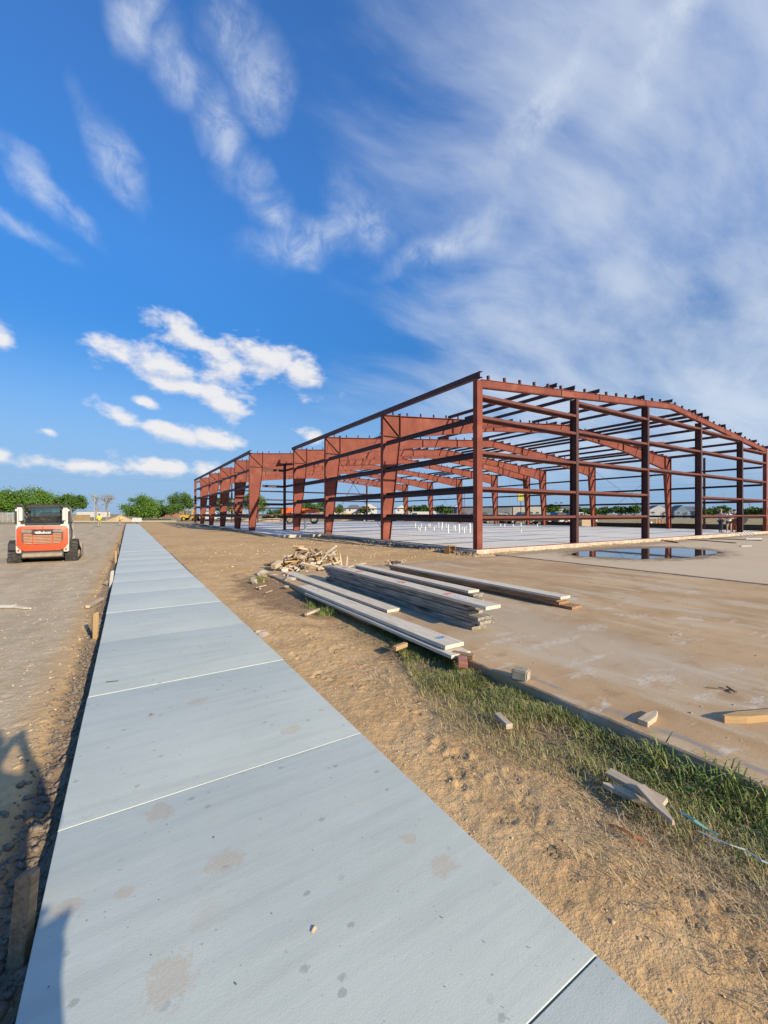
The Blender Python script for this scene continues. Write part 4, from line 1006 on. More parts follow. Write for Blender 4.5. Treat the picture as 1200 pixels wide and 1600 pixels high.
# ------------------------------------------------------------------ grass, weeds and clods
def gz(x, y):
    return ground_h(x, y)
def blades(n, xf, yf, hmin, hmax, wmin, wmax, lean, seed, keep=None):
    r = np.random.default_rng(seed)
    x = xf(r, n); y = yf(r, n)
    if keep is not None:
        k_ = keep(x, y, r); x, y = x[k_], y[k_]
    n = len(x); z = gz(x, y) - .006
    clump = .55 + 1.1 * np.clip(vnoise(x * 4.2, y * 4.2, 91) + .5, 0, 1)
    h = r.uniform(hmin, hmax, n) * clump; w = r.uniform(wmin, wmax, n); a = r.uniform(0, 2 * np.pi, n); l = r.uniform(.2, 1.0, n) * lean * h
    dx, dy = np.cos(a), np.sin(a); px, py = -dy, dx
    B = np.stack([x, y, z], -1); P = np.stack([px, py, 0 * px], -1); D = np.stack([dx, dy, 0 * dx], -1); U = np.array([0, 0, 1.])
    h_ = h[:, None]; w_ = w[:, None]; l_ = l[:, None]
    m1 = B + D * l_ * .25 + U * h_ * .5; m2 = B + D * l_ * .62 + U * h_ * .85; tp = B + D * l_ * 1.15 + U * h_ * np.clip(1.05 - .35 * l_ / h_, .3, 1.1)
    V = np.stack([B - P * w_ * .4, B + P * w_ * .4, m1 - P * w_ * .5, m1 + P * w_ * .5, m2 - P * w_ * .33, m2 + P * w_ * .33, tp], 1).reshape(-1, 3)
    i = np.arange(n)[:, None] * 7
    F4 = np.concatenate([i + np.array([[0, 1, 3, 2]]), i + np.array([[2, 3, 5, 4]])]); F3 = i + np.array([[4, 5, 6]])
    return mesh_np('grass', V, F4, F3)
def nearpad(p): return lambda r, n: PADX - .02 - np.abs(r.normal(0, p, n))
def inside(x, y, r):
    lim = 2.02 + .34 * (vnoise(y * 1.4, y * 0 + 3, 5) + .5) + .70 * sm(y, 2.6, 4.6) + .25 * sm(y, 4.6, 6)
    patch_ = vnoise(x * 2.5, y * 2.5, 44) + .5
    return (x > lim) & (r.random(len(x)) < 2.3 * np.clip(patch_ - .10, 0, 1)) & (x < PADX - .015)
yy = lambda a, b: (lambda r, n: r.uniform(a, b, n))
xx = lambda a, b: (lambda r, n: r.uniform(a, b, n))
me = blades(27000, nearpad(.36), yy(-.3, 6.3), .03, .085, .0025, .0055, 1.1, 1, inside)
tag(link('green_grass', me, 'blade_green'), 'green grass growing thickest along the broken pavement edge', 'grass', kind='stuff')
me = blades(30000, nearpad(.55), yy(-.3, 5.6), .035, .085, .002, .005, 1.2, 2, inside)
tag(link('olive_grass', me, 'blade_olive'), 'short olive grass mixed through the green strip', 'grass', kind='stuff')
me = blades(26000, lambda r, n: 2.45 + r.normal(0, .36, n), yy(-.3, 5.4), .015, .05, .0018, .004, 3.2, 3, lambda x, y, r: (x > 1.75 + .35 * sm(y, 2, 4)) & (x < PADX) & (r.random(len(x)) < .25 + 1.1 * np.clip(vnoise(x * 3, y * 3, 61) + .35, 0, 1)) & (r.random(len(x)) < 1.25 - .28 * y))
tag(link('dry_grass', me, 'blade_dry'), 'dry straw coloured grass flattened between sand and green strip', 'grass', kind='stuff')
me = blades(420, nearpad(.2), yy(.0, 1.4), .10, .17, .006, .011, 1.1, 4, lambda x, y, r: (x > 2.6) & (x < PADX - .02))
tag(link('tall_grass', me, 'blade_green'), 'tufts of tall broad bladed grass at the lower right', 'grass', kind='stuff')
def tuft(cx, cy, rad, n, h, label, seed, m='blade_green'):
    me = blades(n, lambda r, k: cx + r.normal(0, rad, k), lambda r, k: cy + r.normal(0, rad, k), h * .5, h, .004, .007, 1.0, seed)
    o = link('weed_tuft', me, m); tag(o, label, 'weed', 'weeds by the lumber')
for (u, v, n, h, lb) in ((404, 908, 160, .13, 'small green weed tuft among the pale rubble stones'), (487, 943, 140, .12, 'green weed tuft beside the front plank end nearest the heap'), (512, 955, 160, .13, 'weed tuft growing under the middle of the front plank')):
    p = pix(u, v, 0); tuft(p.x, p.y, .09, n, h, lb, int(u))
# broad leaf weeds
r_ = random.Random(8)
lv = MB()
for i in range(420):
    y = r_.uniform(.1, 5.5); x = PADX - .03 - abs(r_.gauss(0, .28))
    if x < 2.45: continue
    z = float(gz(np.array([x]), np.array([y]))[0]) + r_.uniform(.015, .07); a = r_.uniform(0, 6.28); s = r_.uniform(.012, .026)
    t = Matrix.Translation((x, y, z)) @ Euler((r_.uniform(-.7, .7), r_.uniform(-.7, .7), a)).to_matrix().to_4x4()
    lv.add([t @ Vector(q) for q in ((0, -s, 0), (s * .55, 0, .004), (0, s * 1.2, -.003), (-s * .55, 0, .004))], [(0, 1, 2), (0, 2, 3)])
tag(lv.build('ground_weeds', 'leaf_mid'), 'small broad leaved weeds scattered through the grass strip', 'weeds', kind='stuff')

ICOV = None
def rocks(n, xf, yf, s0, s1, seed, sink=.35, keep=None, power=2.0):
    r = np.random.default_rng(seed); x = xf(r, n); y = yf(r, n)
    if keep is not None:
        k_ = keep(x, y); x, y = x[k_], y[k_]
    n = len(x)
    bm = bmesh.new(); bmesh.ops.create_icosphere(bm, subdivisions=1, radius=1); bm.verts.ensure_lookup_table()
    V0 = np.array([v.co[:] for v in bm.verts]); F0 = np.array([[v.index for v in f.verts] for f in bm.faces]); bm.free()
    s = s0 + (s1 - s0) * r.random(n) ** power
    sc = s[:, None] * r.uniform(.6, 1.25, (n, 3)) * np.array([1, 1, .75])
    V = V0[None] * (1 + r.uniform(-.45, .45, (n, len(V0), 1)))
    a = r.uniform(0, 6.28, n); c, q = np.cos(a), np.sin(a)
    V = V * sc[:, None, :]
    V = np.stack([V[..., 0] * c[:, None] - V[..., 1] * q[:, None], V[..., 0] * q[:, None] + V[..., 1] * c[:, None], V[..., 2]], -1)
    z = gz(x, y) + sc[:, 2] * (1 - 2 * sink) * .5
    V = V + np.stack([x, y, z], -1)[:, None, :]
    F = (F0[None] + (np.arange(n) * len(V0))[:, None, None]).reshape(-1, 3)
    return mesh_np('clods', V.reshape(-1, 3), None, F)
me = rocks(6500, lambda r, n: -.44 + r.normal(0, .075, n), lambda r, n: .8 + r.random(n) ** 1.5 * 14, .003, .027, 1, power=3.0, keep=lambda x, y: (x < XL - .015))
tag(link('trench_clods', me, 'dark_clod'), 'dark lumps of earth in the gap along the sidewalk', 'clods', kind='stuff')
me = rocks(5200, lambda r, n: r.uniform(1.5, 3.0, n), lambda r, n: r.random(n) ** 1.3 * 11, .002, .010, 2, power=4, sink=.6, keep=lambda x, y: x > XR + .01)
tag(link('sand_crumbs', me, 'clod'), 'crumbs and pebbles scattered on the sand by the sidewalk', 'crumbs', kind='stuff')
me = rocks(1800, lambda r, n: -.5 - np.abs(r.normal(0, .9, n)), lambda r, n: 1.5 + r.random(n) ** 1.3 * 16, .003, .02, 3, power=4, sink=.5)
tag(link('roadbed_crumbs', me, 'dust_crumb'), 'lumps of dry earth scattered on the roadbed', 'crumbs', kind='stuff')
me = rocks(2600, lambda r, n: r.uniform(11.2, 30, n), lambda r, n: 11.45 + r.normal(0, .2, n), .008, .04, 4, power=3, keep=lambda x, y: y < 11.72)
tag(link('bank_clods', me, 'clod'), 'clods of earth banked along the front of the slab', 'clods', kind='stuff')
me = rocks(2200, lambda r, n: np.concatenate([11.5 + r.normal(0, .16, n // 2), 8.4 + r.normal(0, .16, n - n // 2)]), lambda r, n: np.concatenate([r.uniform(11.6, 27, n // 2), r.uniform(27, 62, n - n // 2)]), .015, .085, 5, keep=lambda x, y: ((y < 27.2) & (x < X0 - .2)) | ((y >= 27.2) & (x < XW - .2)))
tag(link('side_clods', me, 'dark_clod'), 'dark clods of earth along the shaded side of the slab', 'clods', kind='stuff')
me = rocks(1500, lambda r, n: r.uniform(2, 11, n), lambda r, n: r.uniform(9, 24, n), .006, .045, 6, power=4, keep=lambda x, y: (y > 11.1) | (x < 3.1))
tag(link('dirt_crumbs', me, 'clod'), 'scattered crumbs on the bare earth before the steel frame', 'crumbs', kind='stuff')
me = rocks(700, lambda r, n: 3.1 + r.random(n) ** 1.4 * 9, lambda r, n: r.uniform(.6, 10.6, n), .003, .012, 7, power=3)
me.transform(Matrix.Translation((0, 0, .14)))
tag(link('pavement_grit', me, 'stone'), 'grit scattered on the old pavement', 'grit', kind='stuff')

me = rocks(240, lambda r, n: r.uniform(XL + .05, XR - .05, n), lambda r, n: .9 + r.random(n) ** 1.4 * 9, .001, .0042, 9, power=4)
me.vertices.foreach_get('co', (buf := np.zeros(len(me.vertices) * 3, dtype=np.float32))); buf = buf.reshape(-1, 3)
nv = 12; cz = buf.reshape(-1, nv, 3)[:, :, 2]; buf.reshape(-1, nv, 3)[:, :, 2] = cz - cz.min(axis=1, keepdims=True) - .0006
me.vertices.foreach_set('co', buf.ravel()); me.update()
tag(link('walk_crumbs', me, 'dark_clod'), 'small crumbs of tan earth dropped on the sidewalk', 'crumbs', kind='stuff')

# ------------------------------------------------------------------ compact track loader
def loader(loc, rz):
    g = empty('track_loader', loc, rz); tag(g, 'orange and white compact track loader parked on the roadbed', 'loader')
    # tracks
    for s in (-1, 1):
        xc = s * .80; w = .38
        P = [(-.62, .02), (.55, .02), (.78, .10), (.86, .25), (.80, .38), (.62, .44), (.1, .60), (-.35, .86), (-.50, .90), (-.66, .84), (-.74, .70), (-.80, .40), (-.80, .14)]
        P = [(a + .98, b * .9) for a, b in P]
        # smooth the loop
        n = len(P); Q = []
        for i in range(n):
            a, b, c, d = (Vector(P[(i + j) % n]) for j in (-1, 0, 1, 2))
            for t in (0, .25, .5, .75):
                Q.append(.5 * ((2 * b) + (c - a) * t + (2 * a - 5 * b + 4 * c - d) * t * t + (3 * b - a - 3 * c + d) * t ** 3))
        m = MB(); k = len(Q); cen = sum(Q, Vector((0, 0))) / k
        V = []; F = []
        for q in Q:
            inn = q + (cen - q).normalized() * .05
            V += [(xc - w / 2, q.x, q.y), (xc + w / 2, q.x, q.y), (xc + w / 2, inn.x, inn.y), (xc - w / 2, inn.x, inn.y)]
        for i in range(k):
            j = (i + 1) % k
            F += [(4 * i + a, 4 * i + (a + 1) % 4, 4 * j + (a + 1) % 4, 4 * j + a) for a in range(4)]
        tr = m.add(V, F).build('track', 'rubber', g, smooth=40)
        # lugs
        L = [0]; 
        for i in range(k): L.append(L[-1] + (Q[(i + 1) % k] - Q[i]).length)
        step = .115; d = 0
        lug = MB()
        while d < L[-1]:
            i = max(j for j in range(k) if L[j] <= d); t = (d - L[i]) / (L[i + 1] - L[i] + 1e-9); p = Q[i].lerp(Q[(i + 1) % k], t); tn = (Q[(i + 1) % k] - Q[i]).normalized(); no = Vector((tn.y, -tn.x))
            if no.dot(p - cen) < 0: no = -no
            c = p + no * .012
            lug.box((xc - .10, c.x, c.y), (.17, .05, .035), (math.atan2(tn.y, tn.x), 0, .12)); lug.box((xc + .10, c.x + tn.x * .05, c.y + tn.y * .05), (.17, .05, .035), (math.atan2(tn.y, tn.x), 0, -.12)); d += step
        lug.build('tread_lugs', 'rubber', tr)
        fr = MB().prism_x([(.36, .14), (1.6, .12), (1.65, .28), (1.1, .40), (.56, .56), (.38, .46)], xc - .10, xc + .10).build('track_frame', 'dusty_metal', g)
        for (y, z, rr) in ((.48, .63, .16), (1.6, .22, .14), (.46, .2, .12), (.76, .15, .08), (1.0, .15, .08), (1.26, .15, .08)):
            MB().cyl((xc - .15, y, z), (xc + .15, y, z), rr, 16).build('roller', 'dusty_metal', fr, smooth=40)
    MB().box((0, .75, .42), (1.18, 1.6, .42)).build('undercarriage', 'black_paint', g)
    # body
    MB().prism_x([(-.02, .40), (-.06, .55), (-.06, 1.38), (.02, 1.42), (.95, 1.42), (1.7, 1.0), (1.75, .62), (1.4, .40)], -.735, .735).build('body', 'white_paint', g, bevel=.025, seg=2)
    MB().prism_x([(-.16, .26), (-.16, .36), (-.02, .42), (.3, .42), (.3, .24), (-.05, .22)], -.56, .56).build('rear_bumper', 'dusty_metal', g, bevel=.02)
    # tailgate: rounded orange surround with a recessed grille
    def rrect(x0, x1, z0, z1, ch): return [(x0 + ch, z0), (x1 - ch, z0), (x1 - ch * .35, z0 + ch * .45), (x1, z0 + ch), (x1, z1 - ch * .5), (x1 - ch * .2, z1 - ch * .15), (x1 - ch * .5, z1), (x0 + ch * .5, z1), (x0 + ch * .2, z1 - ch * .15), (x0, z1 - ch * .5), (x0, z0 + ch), (x0 + ch * .35, z0 + ch * .45)]
    outer = rrect(-.72, .72, .46, 1.35, .22); inner = rrect(-.585, .585, .70, 1.235, .16)
    n = len(outer); V = []
    for yv, ring in ((-.065, outer), (-.105, [(a * .985, .905 + (b - .905) * .98) for a, b in outer]), (-.125, inner), (-.085, inner)):
        V += [(a, yv, b) for a, b in ring]
    F = [(i + q * n, (i + 1) % n + q * n, (i + 1) % n + (q + 1) * n, i + (q + 1) * n) for q in range(3) for i in range(n)]
    tg = MB().add(V, F).build('tailgate', 'orange_paint', g, smooth=30)
    MB().prism_y([(a * .995, .967 + (b - .967) * .99) for a, b in inner], -.082, -.076).build('grille_backing', 'grille_dark', tg)
    for i in range(7):
        z = .742 + i * .054
        MB().box((0, -.094, z), (.50, .022, .027), (.35, 0, 0)).build('grille_slat', 'grille_dust', tg)
        for s in (-1, 1): MB().box((s * .405, -.094, z), (.23, .022, .026), (.35, 0, s * -.03)).build('grille_slat', 'grille_dust', tg)
    for s in (-1, 1):
        MB().box((s * .265, -.09, .90), (.03, .026, .40)).build('grille_rib', 'orange_paint', tg)
        MB().prism_y([(s * .25, 1.15), (s * .33, 1.225), (s * .57, 1.225), (s * .585, 1.15), (s * .55, 1.115), (s * .30, 1.115)], -.118, -.086).build('tail_light', 'lens', g, bevel=.004)
        MB().cyl((s * .66, -.075, .50), (s * .66, -.058, .50), .03, 12).build('reflector', 'red_plastic', g)
    np_ = MB().prism_y([(-.31, 1.12), (-.27, 1.045), (.27, 1.045), (.31, 1.12), (.265, 1.195), (-.265, 1.195)], -.135, -.09).build('name_plate', 'black_paint', tg, bevel=.006)
    MB().cyl((0, -.13, 1.285), (0, -.1, 1.285), .02, 10).build('latch', 'black_paint', tg)
    cu = bpy.data.curves.new('lettering', 'FONT'); cu.body = 'Bobcat'; cu.size = .125; cu.extrude = .003; cu.align_x = 'CENTER'; cu.align_y = 'CENTER'; cu.offset = .0035
    to = bpy.data.objects.new('tmp', cu); COL.objects.link(to); dg = bpy.context.evaluated_depsgraph_get(); tm = bpy.data.meshes.new_from_object(to.evaluated_get(dg)); bpy.data.objects.remove(to)
    tm.transform(Matrix.Translation((.06, -.139, 1.12)) @ Matrix.Rotation(R(90), 4, 'X')); tm.materials.clear()
    link('lettering', tm, 'lettering', np_)
    # small animal-head emblem
    em = [(-.20, 1.155), (-.165, 1.15), (-.14, 1.165), (-.125, 1.14), (-.115, 1.11), (-.135, 1.085), (-.165, 1.075), (-.175, 1.10), (-.205, 1.095), (-.215, 1.125)]
    MB().prism_y(em, -.1395, -.1355).build('emblem', 'lettering', np_)
    # engine hood
    hd = MB().prism_x([(-.04, 1.36), (-.04, 1.46), (.50, 1.70), (.55, 1.36)], -.50, .50).build('engine_hood', 'black_paint', g, bevel=.012)
    for i in range(7):
        t = (i + 1) / 8; MB().box((0, -.04 + .54 * t, 1.468 + .24 * t), (.70, .028, .02), (math.atan2(.24, .54), 0, 0)).build('hood_louvre', 'rubber', hd)
    # cab
    cab = MB()
    for sx in (-1, 1):
        cab.bar((sx * .47, .55, 1.40), (sx * .45, .50, 2.03), .07, .07, up=(0, 1, 0)); cab.bar((sx * .47, 1.55, .85), (sx * .45, 1.52, 2.03), .07, .07, up=(0, 1, 0)); cab.bar((sx * .46, .48, 2.03), (sx * .46, 1.56, 2.03), .06, .06); cab.bar((sx * .475, .55, 1.40), (sx * .475, 1.56, 1.1), .05, .08)
    cab.bar((-.46, .49, 2.03), (.46, .49, 2.03), .07, .07); cab.bar((-.46, 1.55, 2.03), (.46, 1.55, 2.03), .07, .07); cab.bar((-.46, .52, 1.66), (.46, .52, 1.66), .06, .06)
    co = cab.build('cab_frame', 'black_paint', g)
    MB().box((0, .525, 1.84), (.85, .012, .32)).build('rear_window', 'cab_glass', co); MB().box((0, 1.56, 1.6), (.85, .012, .8)).build('front_window', 'cab_glass', co)
    for s in (-1, 1): MB().box((s * .455, 1.03, 1.72), (.012, .92, .58)).build('side_window', 'cab_glass', co)
    MB().prism_y([(-.56, 2.05), (-.50, 2.105), (-.36, 2.135), (.36, 2.135), (.50, 2.105), (.56, 2.05)], .36, 1.66).build('roof', 'black_paint', g, bevel=.015)
    MB().box((.0, .95, 1.55), (.42, .12, .62)).build('seat_back', 'rubber', co, bevel=.04, seg=2)
    MB().tube([(.30, .9, 1.62), (.30, .9, 1.75), (.30, .9, 1.86)], [.09, .10, .06], 12).build('headrest', 'rubber', co, smooth=60)
    # lift arm towers and arms
    for s in (-1, 1):
        MB().prism_x([(-.02, 1.40), (-.05, 2.02), (.10, 2.08), (.34, 2.06), (.40, 1.40)], s * .64 - .07, s * .64 + .07).build('arm_tower', 'white_paint', g, bevel=.015)
        MB().prism_x([(.02, 1.42), (-.005, 2.0), (.05, 2.0), (.08, 1.42)], s * .745 - .035, s * .745 + .035).build('tower_guard', 'black_paint', g)
        MB().box((s * .64, -.03, 2.065), (.28, .16, .06)).build('tower_cap', 'black_paint', g, bevel=.01)
        MB().cyl((s * .60, -.085, 1.55), (s * .60, -.085, 1.95), .058, 14).build('tower_cylinder', 'white_paint', g, smooth=40)
        MB().cyl((s * .56, -.075, 1.46), (s * .56, -.075, 1.56), .045, 12).build('hose_coupling', 'black_paint', g, smooth=40)
        arm = MB(); pts = [(0, 1.98), (.5, 1.92), (1.3, 1.52), (1.85, .95), (2.02, .5)]
        for a, b in zip(pts[:-1], pts[1:]): arm.bar((s * .70, a[0], a[1]), (s * .70, b[0], b[1]), .10, .17, up=(1, 0, 0)) if False else arm.bar((s * .70, a[0], a[1]), (s * .70, b[0], b[1]), .11, .19)
        arm.build('lift_arm', 'white_paint', g)
        MB().cyl((s * .70, .25, 1.05), (s * .70, 1.25, 1.45), .045, 12).build('lift_cylinder', 'black_paint', g, smooth=40)
        MB().tube([(s * .74, .35, 1.40), (s * .79, .45, 1.15), (s * .78, .52, .95), (s * .74, .5, .8)], .022, 8).build('hose', 'rubber', g, smooth=60)
    MB().bar((-.48, .0, 2.045), (.48, .0, 2.045), .10, .06).build('cross_bar', 'black_paint', g, bevel=.01)
    # bucket
    bk = MB()
    pr = [(2.02, .62), (2.02, .12), (2.12, .03), (2.75, .02), (2.75, .05), (2.16, .08), (2.07, .16), (2.07, .62)]
    bk.prism_x(pr, -1.0, 1.0); bo = bk.build('bucket', 'dusty_metal', g)
    for s in (-1, 1): MB().prism_x([(2.03, .61), (2.03, .12), (2.12, .035), (2.74, .035), (2.45, .55)], s * .985 - .012, s * .985 + .012).build('bucket_side', 'dusty_metal', bo)
    MB().box((0, 1.97, .40), (1.1, .08, .42)).build('coupler_plate', 'black_paint', g)
    MB().box((-.86, .18, .62), (.22, .20, .26)).build('side_step', 'black_paint', g, bevel=.02)
    return g
lp = pix(67, 880, -.12)
loader((lp.x, lp.y + .05, -.135), R(.5))

# ------------------------------------------------------------------ people
def skinned(name, V, E, rad, m, parent, sub=2):
    me = bpy.data.meshes.new(name); me.from_pydata([tuple(v) for v in V], E, [])
    o = bpy.data.objects.new('tmp_skin', me); COL.objects.link(o)
    o.modifiers.new('skin', 'SKIN')
    for i, r in enumerate(rad):
        d = me.skin_vertices[0].data[i]; d.radius = (r, r) if not isinstance(r, tuple) else r; d.use_root = (i == 0)
    s = o.modifiers.new('sub', 'SUBSURF'); s.levels = sub; s.render_levels = sub
    dg = bpy.context.evaluated_depsgraph_get(); nm = bpy.data.meshes.new_from_object(o.evaluated_get(dg)); nm.name = name
    bpy.data.objects.remove(o); bpy.data.meshes.remove(me); shade(nm)
    return link(name, nm, m, parent)
def person(loc, heading, h, label, pose, top='cloth_white', bottom='cloth_dark', hair='hair_dark', shorts=False, hat=None, sleeves='short', shoes='cloth_dark', female=False, group=None):
    """heading: direction faced, radians from +y toward -x (object rz)"""
    g = empty('person', loc, heading); tag(g, label, 'person', group)
    k = h / 1.75
    sh = .165 if female else .185; hp = .095
    J = {'pelvis': (0, 0, .96), 'waist': (0, .005, 1.10), 'chest': (0, .0, 1.30), 'neck': (0, -.005, 1.47), 'jaw': (0, .015, 1.555), 'skull': (0, .0, 1.645), 'crown': (0, -.01, 1.70)}
    for s, n in ((-1, 'l'), (1, 'r')):
        J['sho' + n] = (s * sh, -.005, 1.41); J['hip' + n] = (s * hp, 0, .90)
        J['elb' + n] = (s * (sh + .07), -.03, 1.12); J['wri' + n] = (s * (sh + .08), .05, .87)
        J['kne' + n] = (s * (hp + .015), .02, .49); J['ank' + n] = (s * (hp + .02), -.02, .085); J['toe' + n] = (s * (hp + .04), .15, .035)
    J.update(pose)
    for n in 'lr':
        w, e = Vector(J['wri' + n]), Vector(J['elb' + n]); d = (w - e).normalized(); J['han' + n] = tuple(w + d * .085)
    names = list(J); ix = {n: i for i, n in enumerate(names)}
    V = [Vector(J[n]) * k for n in names]
    rad = dict(pelvis=(.145, .11), waist=(.125, .095), chest=(.15, .105), neck=.055, jaw=.068, skull=.086, crown=.06, sho=.062, elb=.043, wri=.030, han=(.040, .02), hip=.088, kne=.060, ank=.040, toe=.036)
    RR = []
    for n in names:
        b = n if n in rad else n[:3]; r = rad[b]; RR.append(tuple(q * k for q in r) if isinstance(r, tuple) else r * k)
    E = [('pelvis', 'waist'), ('waist', 'chest'), ('chest', 'neck'), ('neck', 'jaw'), ('jaw', 'skull'), ('skull', 'crown')]
    for n in 'lr': E += [('chest', 'sho' + n), ('sho' + n, 'elb' + n), ('elb' + n, 'wri' + n), ('wri' + n, 'han' + n), ('pelvis', 'hip' + n), ('hip' + n, 'kne' + n), ('kne' + n, 'ank' + n), ('ank' + n, 'toe' + n)]
    EI = [(ix[a], ix[b]) for a, b in E]
    # fingers: four of different length and a thumb from the side of the palm
    for s, n in ((-1, 'l'), (1, 'r')):
        hnd = Vector(J['han' + n]) * k; w = Vector(J['wri' + n]) * k; d = (hnd - w).normalized()
        sidev = d.cross(Vector((s, 0, 0)));
        if sidev.length < .2: sidev = d.cross(Vector((0, 0, 1)))
        sidev.normalize(); curl = d.cross(sidev).normalized() * (-s)
        for j, (o_, l) in enumerate(((-.027, .062), (-.009, .074), (.010, .070), (.027, .054))):
            b = hnd + sidev * o_ * k + d * .012 * k; V += [b, b + (d * l * .55 + curl * .010) * k, b + (d * l * .85 + curl * .032) * k]; RR += [.0095 * k, .0085 * k, .007 * k]
            i0 = len(V) - 3; EI += [(ix['han' + n], i0), (i0, i0 + 1), (i0 + 1, i0 + 2)]
        b = w + d * .035 * k - sidev * .03 * k; V += [b, b + (d * .03 - sidev * .022 + curl * .01) * k, b + (d * .055 - sidev * .024 + curl * .02) * k]; RR += [.011 * k, .010 * k, .008 * k]
        i0 = len(V) - 3; EI += [(ix['wri' + n], i0), (i0, i0 + 1), (i0 + 1, i0 + 2)]
    order = [ix['pelvis']] + [i for i in range(len(V)) if i != ix['pelvis']]
    skinned('body', V, EI, RR, 'skin', g)
    def cloth(name, chain, edges, m, sub=2):
        ns = list(chain); q = {n: i for i, n in enumerate(ns)}
        skinned(name, [Vector(chain[n][0]) * k for n in ns], [(q[a], q[b]) for a, b in edges], [tuple(x * k for x in chain[n][1]) if isinstance(chain[n][1], tuple) else chain[n][1] * k for n in ns], m, g, sub)
    P = {n: Vector(J[n]) for n in J}
    c = {'waist': (P['waist'] + Vector((0, 0, -.06)), (.155, .122)), 'hem': (P['pelvis'] + Vector((0, 0, -.0)), (.142, .118)), 'chest': (P['chest'], (.172, .13)), 'coll': (P['neck'] + Vector((0, 0, -.045)), .078)}
    e = [('waist', 'hem'), ('waist', 'chest'), ('chest', 'coll')]
    for n in 'lr':
        c['sho' + n] = (P['sho' + n], .080); e.append(('chest', 'sho' + n))
        if sleeves == 'short': c['slv' + n] = (P['sho' + n].lerp(P['elb' + n], .72), .064); e.append(('sho' + n, 'slv' + n))
        elif sleeves == 'long': c['elb' + n] = (P['elb' + n], .058); c['slv' + n] = (P['elb' + n].lerp(P['wri' + n], .9), .044); e += [('sho' + n, 'elb' + n), ('elb' + n, 'slv' + n)]
    cloth('shirt', c, e, top)
    c = {'pelvis': (P['pelvis'] + Vector((0, 0, -.02)), (.158, .126))}; e = []
    for n in 'lr':
        c['hip' + n] = (P['hip' + n] + Vector((0, 0, -.05)), .105); e.append(('pelvis', 'hip' + n))
        if shorts: c['hem' + n] = (P['hip' + n].lerp(P['kne' + n], .55), .096); e.append(('hip' + n, 'hem' + n))
        else: c['kne' + n] = (P['kne' + n], .080); c['hem' + n] = (P['kne' + n].lerp(P['ank' + n], .93), .066); e += [('hip' + n, 'kne' + n), ('kne' + n, 'hem' + n)]
    cloth('shorts' if shorts else 'trousers', c, e, bottom)
    for n in 'lr':
        a, t = P['ank' + n], P['toe' + n]; d = (t - a); d.z = 0
        cloth('shoe', {'h': (a + Vector((0, 0, -.035)) - d * .2, .052), 'm': (a + d * .45 + Vector((0, 0, -.04)), .05), 't': (a + d * 1.05 + Vector((0, 0, -.045)), .038)}, [('h', 'm'), ('m', 't')], shoes)
    # head details: hair cap, nose, ears, eyes, mouth
    H = P['skull']
    bm = bmesh.new(); bmesh.ops.create_uvsphere(bm, u_segments=16, v_segments=10, radius=1)
    bmesh.ops.delete(bm, geom=[v for v in bm.verts if v.co.z < -.15 and v.co.y > -.25 or v.co.z < -.6 or (v.co.y > .62 and v.co.z < .35)], context='VERTS')
    me = bpy.data.meshes.new('hair'); bm.to_mesh(me); bm.free(); me.transform(Matrix.Translation((H + Vector((0, -.008, .012))) * k) @ Matrix.Diagonal((.094 * k, .108 * k, .112 * k, 1))); shade(me)
    link('hair', me, hair, g)
    if female: cloth('ponytail', {'a': (H + Vector((0, -.10, .02)), .04), 'b': (H + Vector((0, -.14, -.10)), .045), 'c': (H + Vector((0, -.12, -.24)), .02)}, [('a', 'b'), ('b', 'c')], hair)
    MB().tube([(H + Vector((0, .080, .012))) * k, (H + Vector((0, .108, -.025))) * k, (H + Vector((0, .085, -.035))) * k], [.008 * k, .015 * k, .011 * k], 6).build('nose', 'skin', g, smooth=60)
    MB().box((H + Vector((0, .085, -.065))) * k, (.045 * k, .012 * k, .010 * k)).build('mouth', 'cloth_rust', g, bevel=.003)
    for s in (-1, 1):
        MB().tube([(H + Vector((s * .032, .080, .005))) * k, (H + Vector((s * .032, .092, .005))) * k], [.012 * k, .008 * k], 8).build('eye', 'hair_dark', g)
        MB().box((H + Vector((s * .092, -.005, -.012))) * k, (.014 * k, .032 * k, .055 * k)).build('ear', 'skin', g, bevel=.005)
    if hat:
        hm = MB(); hm.tube([(H + Vector((0, -.005, .03))) * k, (H + Vector((0, -.005, .075))) * k, (H + Vector((0, -.005, .115))) * k, (H + Vector((0, -.005, .13))) * k], [.112 * k, .108 * k, .075 * k, .03 * k], 14)
        hm.box((H + Vector((0, .13, .035))) * k, (.15 * k, .12 * k, .012 * k)); hm.build('cap', hat, g, smooth=50)
    return g
w1 = at(155, 55, -.12)
person(w1, R(25), 1.78, 'worker in a yellow shirt and khaki trousers nearer on the roadbed', {'elbl': (-.29, -.02, 1.15), 'elbr': (.30, -.02, 1.15), 'wril': (-.24, .16, 1.02), 'wrir': (.25, .16, 1.02)}, 'yellow_shirt', 'cloth_khaki', hat='cloth_dark', sleeves='long', group='workers on the roadbed')
w2 = at(187.5, 62, -.12)
person(w2, R(-40), 1.75, 'worker in a yellow shirt bending forward beside the far sidewalk', {'chest': (0, .10, 1.26), 'neck': (0, .17, 1.40), 'jaw': (0, .21, 1.47), 'skull': (0, .23, 1.55), 'crown': (0, .24, 1.60), 'shol': (-.185, .13, 1.35), 'shor': (.185, .13, 1.35), 'elbl': (-.24, .22, 1.10), 'elbr': (.24, .22, 1.10), 'wril': (-.15, .35, .95), 'wrir': (.15, .35, .95)}, 'yellow_shirt', 'cloth_khaki', hat='white_paint', sleeves='long', group='workers on the roadbed')
